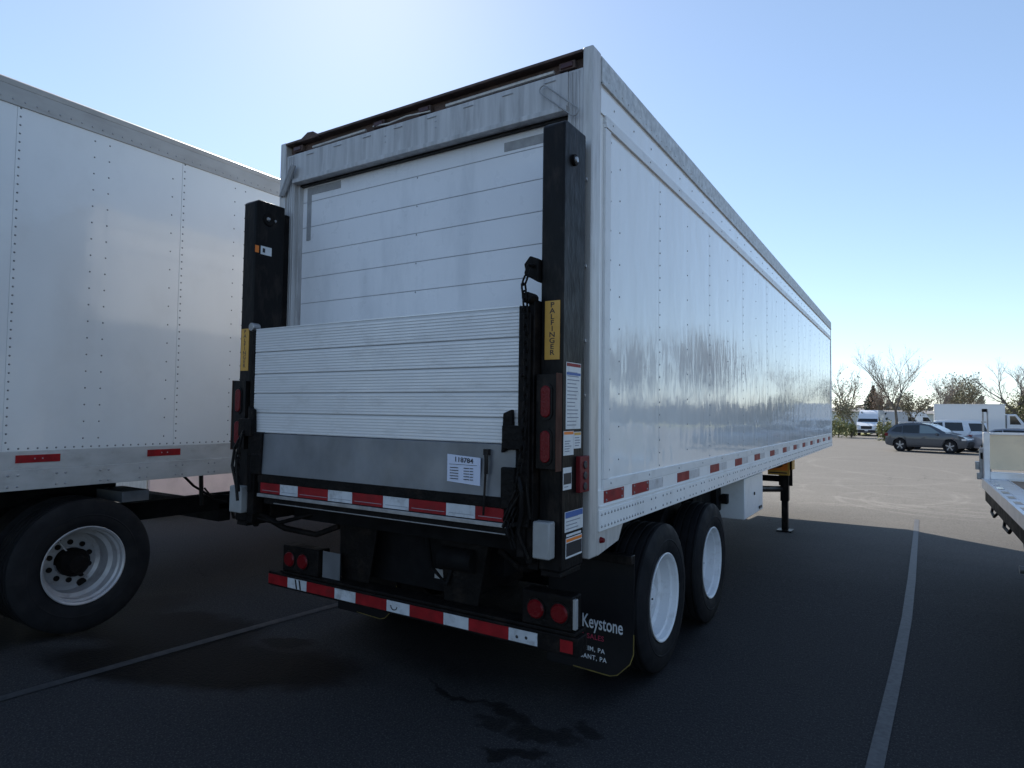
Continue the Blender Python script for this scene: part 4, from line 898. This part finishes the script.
b = MB(); b.prism([(2.50, -.85, 2.30), (2.96, -.85, 1.66), (2.97, -.85, 1.67), (2.51, -.85, 2.31)], (0, 1.7, 0)); b.build('windscreen', ['glass'], tr)
b = MB(); b.box(-2.8, 3.7, -.45, .45, .5, .7); b.box(-2.9, -2.8, -1.0, 1.0, .45, .60); b.build('chassis', ['under'], tr)
for wx in (-1.5, 3.0):
    for s in (-1, 1):
        b = MB(); b.cone((wx, s*.72, .40), (wx, s*1.02, .40), .40, .40, 28); q = b.build('wheel', ['rubber'], tr, bevel=.02); b = MB(); b.cone((wx, s*1.0, .40), (wx, s*1.035, .40), .23, .20, 24); b.build('rim', ['trim'], q)
tr.rotation_euler = (0, 0, hb+.05)

# ================================================================== trees and background
def branchy(name, label, loc, h, seed, lean=0, spread=.55, leaf=None, nleaf=0, levels=5, r0_=.16, lsize=.16, fork=.25, group=None, twk=.55):
    rnd = random.Random(seed); wood = MB(); crown = MB(); tips = []
    def grow(p, d, ln, r, lv):
        n = 3 if lv < 2 else 2; q = p
        for i in range(n):
            d2 = (d+Vector((rnd.uniform(-1, 1), rnd.uniform(-1, 1), rnd.uniform(-.3, .6)))*.13).normalized(); e = q+d2*ln/n
            ra, rb = r*(1-.35*i/n), r*(1-.35*(i+1)/n)
            (wood if lv < 3 else crown).cone(q, e, ra, rb, 6 if lv < 2 else 3, False); q = e; d = d2
            if lv > 0 and lv < levels and i < n-1: tw(q, d, ln*.55, r*.5, lv+1)
        if lv >= levels: tips.append(q); return
        k = rnd.choice((2, 3)) if lv > 0 else 3
        for j in range(k): tw(q, d, ln*rnd.uniform(.62, .86), r*.55, lv+1)
    def tw(q, d, ln, r, lv):
        if lv > levels or ln < .1: tips.append(q); return
        a = Vector((rnd.uniform(-1, 1), rnd.uniform(-1, 1), rnd.uniform(-.35, .5))); nd = (d*(1-spread*.45)+a*spread+Vector((0, 0, .18))).normalized(); grow(q, nd, ln, max(r, .010*twk), lv)
    root = thing(name, label, 'tree', loc, group); ORG[root.name] = Vector((0, 0, 0))
    grow(Vector((0, 0, -.05)), Vector((lean, 0, 1)).normalized(), h*fork, r0_*.8, 0)
    if nleaf:
        for _ in range(nleaf):
            p = rnd.choice(tips)+Vector((rnd.gauss(0, .32), rnd.gauss(0, .32), rnd.gauss(0, .30))); n1 = Vector((rnd.uniform(-1, 1), rnd.uniform(-1, 1), rnd.uniform(-1, 1))).normalized(); n2 = n1.orthogonal().normalized(); n3 = n1.cross(n2); sz = lsize*rnd.uniform(.5, 1.2)
            crown.m(1).face([crown.bm.verts.new(p+n2*sz), crown.bm.verts.new(p+n3*sz*.6), crown.bm.verts.new(p-n2*sz), crown.bm.verts.new(p-n3*sz*.6)])
    # scale to the wanted height
    zm = max([v.co.z for v in crown.bm.verts]+[1]); k = h/zm
    for m_ in (wood, crown): bmesh.ops.scale(m_.bm, vec=(k, k, k), verts=m_.bm.verts)
    wood.build('trunk', ['bark'], root, fix=False); crown.build('crown', ['twig', leaf or 'twig'], root, fix=False, smooth=False)
    return root
def bush(name, label, loc, rx, rz, seed, key, n=900, sz=.16, cat='bush', group=None, cone_=False, trunk=True):
    rnd = random.Random(seed); root = thing(name, label, cat, loc, group); ORG[root.name] = Vector((0, 0, 0)); b = MB()
    lobes = [(rnd.uniform(-.6, .6)*rx, rnd.uniform(-.6, .6)*rx, rnd.uniform(.3, .8)*rz*1.0, rnd.uniform(.35, .6)) for _ in range(7)]
    for _ in range(n):
        if cone_:
            t = rnd.random()**.8; a = rnd.uniform(0, 6.28); r = rx*(1-t)*rnd.uniform(.3, 1.05)*(1+.25*math.sin(9*t*6.28)); p = Vector((r*math.cos(a), r*math.sin(a), .4+t*(rz-.4)))
        else:
            lx, ly, lz, lr = rnd.choice(lobes); d = Vector((rnd.gauss(0, 1), rnd.gauss(0, 1), rnd.gauss(0, 1))).normalized()*rnd.uniform(.4, 1.05); p = Vector((lx+d.x*lr*rx, ly+d.y*lr*rx, max(.03, lz+d.z*lr*rz)))
        n1 = Vector((rnd.uniform(-1, 1), rnd.uniform(-1, 1), rnd.uniform(-1, 1))).normalized(); n2 = n1.orthogonal().normalized(); n3 = n1.cross(n2); q = sz*rnd.uniform(.5, 1.3)
        b.face([b.bm.verts.new(p+n2*q), b.bm.verts.new(p+n3*q*.6), b.bm.verts.new(p-n2*q), b.bm.verts.new(p-n3*q*.6)])
    b.build('crown', [key], root, fix=False, smooth=False)
    s = MB()
    for k in range(1 if cone_ else 5):
        e = Vector((rnd.uniform(-.4, .4)*rx, rnd.uniform(-.4, .4)*rx, rz*.6)) if not cone_ else Vector((0, 0, rz*.9)); s.cone((0, 0, -.03), e, .05 if not cone_ else .12, .015, 5)
    s.build('stems', ['bark'], root)
    return root
branchy('bare_tree', 'leaning bare tree with pale twigs, left of the white van', PX(858, 82, gzf), 8.0, 3, lean=-.35, spread=.62, leaf='leaf_pale', nleaf=200, r0_=.20, lsize=.09)
branchy('bare_tree', 'tallest bare tree, upright, just right of the white van', PX(896, 86, gzf), 10.6, 11, lean=.02, spread=.50, leaf='leaf_red', nleaf=160, r0_=.24, lsize=.08, levels=6)
branchy('bare_tree', 'big bare tree with wide arching limbs above the truck cab', PX(1015, 80, gzf), 8.6, 21, lean=.05, spread=.66, r0_=.26, levels=6)
branchy('budding_tree', 'rounded budding tree with olive foliage behind the box truck', PX(965, 90, gzf), 7.4, 31, spread=.6, leaf='leaf_pale', nleaf=3800, r0_=.18, lsize=.11, levels=6)
branchy('bare_tree', 'grey twiggy tree behind the left end of the box truck', PX(934, 86, gzf), 7.0, 41, spread=.5, leaf='leaf_red', nleaf=500, r0_=.16, lsize=.07, levels=6)
branchy('bare_tree', 'reddish budding tree between the van and the tallest bare tree', PX(879, 88, gzf), 7.2, 53, spread=.5, leaf='leaf_red', nleaf=1800, r0_=.18, lsize=.09, levels=6)
bush('dark_conifer', 'dark conifer rising behind the white van roof', PX(873, 92, gzf), 1.9, 5.8, 5, 'leaf_dark', 1500, .22, 'tree', cone_=True)
branchy('budding_tree', 'low pale green tree left of the grey twiggy one', PX(913, 90, gzf), 5.8, 61, spread=.6, leaf='leaf_pale', nleaf=1800, r0_=.14, lsize=.10, levels=6)
branchy('budding_tree', 'yellow green tree at the right edge behind the truck cab', PX(1024, 80, gzf), 5.2, 71, spread=.6, leaf='leaf_lime', nleaf=1800, r0_=.14, lsize=.10, levels=6)
branchy('budding_tree', 'slim pale green sapling at the trailer nose', PX(846, 70, gzf), 4.2, 83, spread=.5, leaf='leaf_pale', nleaf=900, r0_=.08, lsize=.11)
for (px, d, rx, rz, key, lab) in ((838, 68, 1.0, 1.9, 'leaf_lime', 'yellow green shrub next to the far corner of the trailer'), (851, 69, .9, 1.3, 'leaf_lime', 'low shrub between the sapling and the white van'), (884, 63, .75, 1.5, 'leaf_lime', 'bright yellow green shrub right of the white van')):
    bush('shrub', lab, PX(px, d, gzf), rx, rz, int(px), key, 900, .10)
# trees further right: out of frame, they are what the long white side reflects
for k, px in enumerate((1120, 1150, 1195, 1240, 1320, 1410, 1520, 1660)):
    branchy('bare_tree' if k % 2 else 'budding_tree', ['olive budding tree', 'bare grey tree'][k % 2]+' in the row beyond the right edge of the view', PX(px, 58+7*(k % 3), gzf), 9.5+(k*37 % 5)*.7, 100+k, spread=.52, leaf='leaf_pale' if k % 2 else 'leaf_red', nleaf=1500 if k % 2 else 350, r0_=.22, lsize=.13, levels=6, group='trees beyond the right edge')
# far wood: one uneven mass
def wood(name, d, h, px0, px1, seed, key, n, sz):
    rnd = random.Random(seed); b = MB()
    for _ in range(n):
        px = rnd.uniform(px0, px1); dd = d+rnd.uniform(-6, 6); p = PX(px, dd, gzf); top = h*(.72+.16*math.sin(px*.071+seed)+.10*math.sin(px*.23+1.3*seed)+.08*math.sin(px*.61))
        p.z = gzf+top*rnd.random()**.75
        n1 = Vector((rnd.uniform(-1, 1), rnd.uniform(-1, 1), rnd.uniform(-1, 1))).normalized(); n2 = n1.orthogonal().normalized(); n3 = n1.cross(n2); q = sz*rnd.uniform(.5, 1.4)
        b.face([b.bm.verts.new(p+n2*q), b.bm.verts.new(p+n3*q*.7), b.bm.verts.new(p-n2*q), b.bm.verts.new(p-n3*q*.7)])
    o = b.build(name, [key], fix=False, smooth=False); o['kind'] = 'stuff'; o['label'] = 'distant wood along the horizon'; return o
wood('distant_wood', 130, 5.4, 330, 1700, 2, 'hedge', 34000, .42)
# far white buildings and vans behind the trees
def shed(px, d, w_, h, dep, lab, n_op):
    P_ = PX(px, d, gzf); v = dirpx(px); r_ = Vector((v.y, -v.x, 0)); root = thing('warehouse', lab, 'building', P_); ORG[root.name] = Vector((0, 0, 0))
    b = MB(); b.box(-w_/2, w_/2, 0, dep, 0, h); b.build('wall', ['build'], root)
    b = MB(); b.prism([(-w_/2-.3, -.3, h), (-w_/2-.3, dep+.3, h), (-w_/2-.3, dep/2, h+.5)], (w_+.6, 0, 0)); b.build('roof', ['roofing'], root)
    for k in range(n_op):
        x = -w_/2+w_*(k+.5)/n_op; b = MB(); b.box(x-1.1, x+1.1, -.05, .0, .0, 2.2); b.build('loading_door', ['galv'], root)
    root.rotation_euler = (0, 0, math.atan2(r_.y, r_.x))
shed(846, 105, 9, 2.7, 8, 'low white building behind the shrubs at the trailer nose', 2)
shed(905, 112, 12, 2.5, 8, 'long low pale building behind the tallest bare tree', 3)
for (px, d, lab) in ((897, 96, 'small white van parked in front of the long pale building'), (912, 100, 'white van at the right end of the long pale building')):
    P_ = PX(px, d, gzf); v = dirpx(px); r_ = Vector((v.y, -v.x, 0))
    vehicle('cargo_van', lab, 'whitecar', P_, math.atan2(r_.y, r_.x), upv, (-1.75, 1.75), .36, 1.0, 1.4, .30, [('glass', [(1.15, 1.45), (2.05, 1.45), (1.72, 1.98), (1.15, 2.0)])], roofnarrow=.16, lamp_f=(2.80, 1.0, .06, .13), front_glass=((1.70, 2.12), (2.16, 1.46)), group='van', rimk='galv')
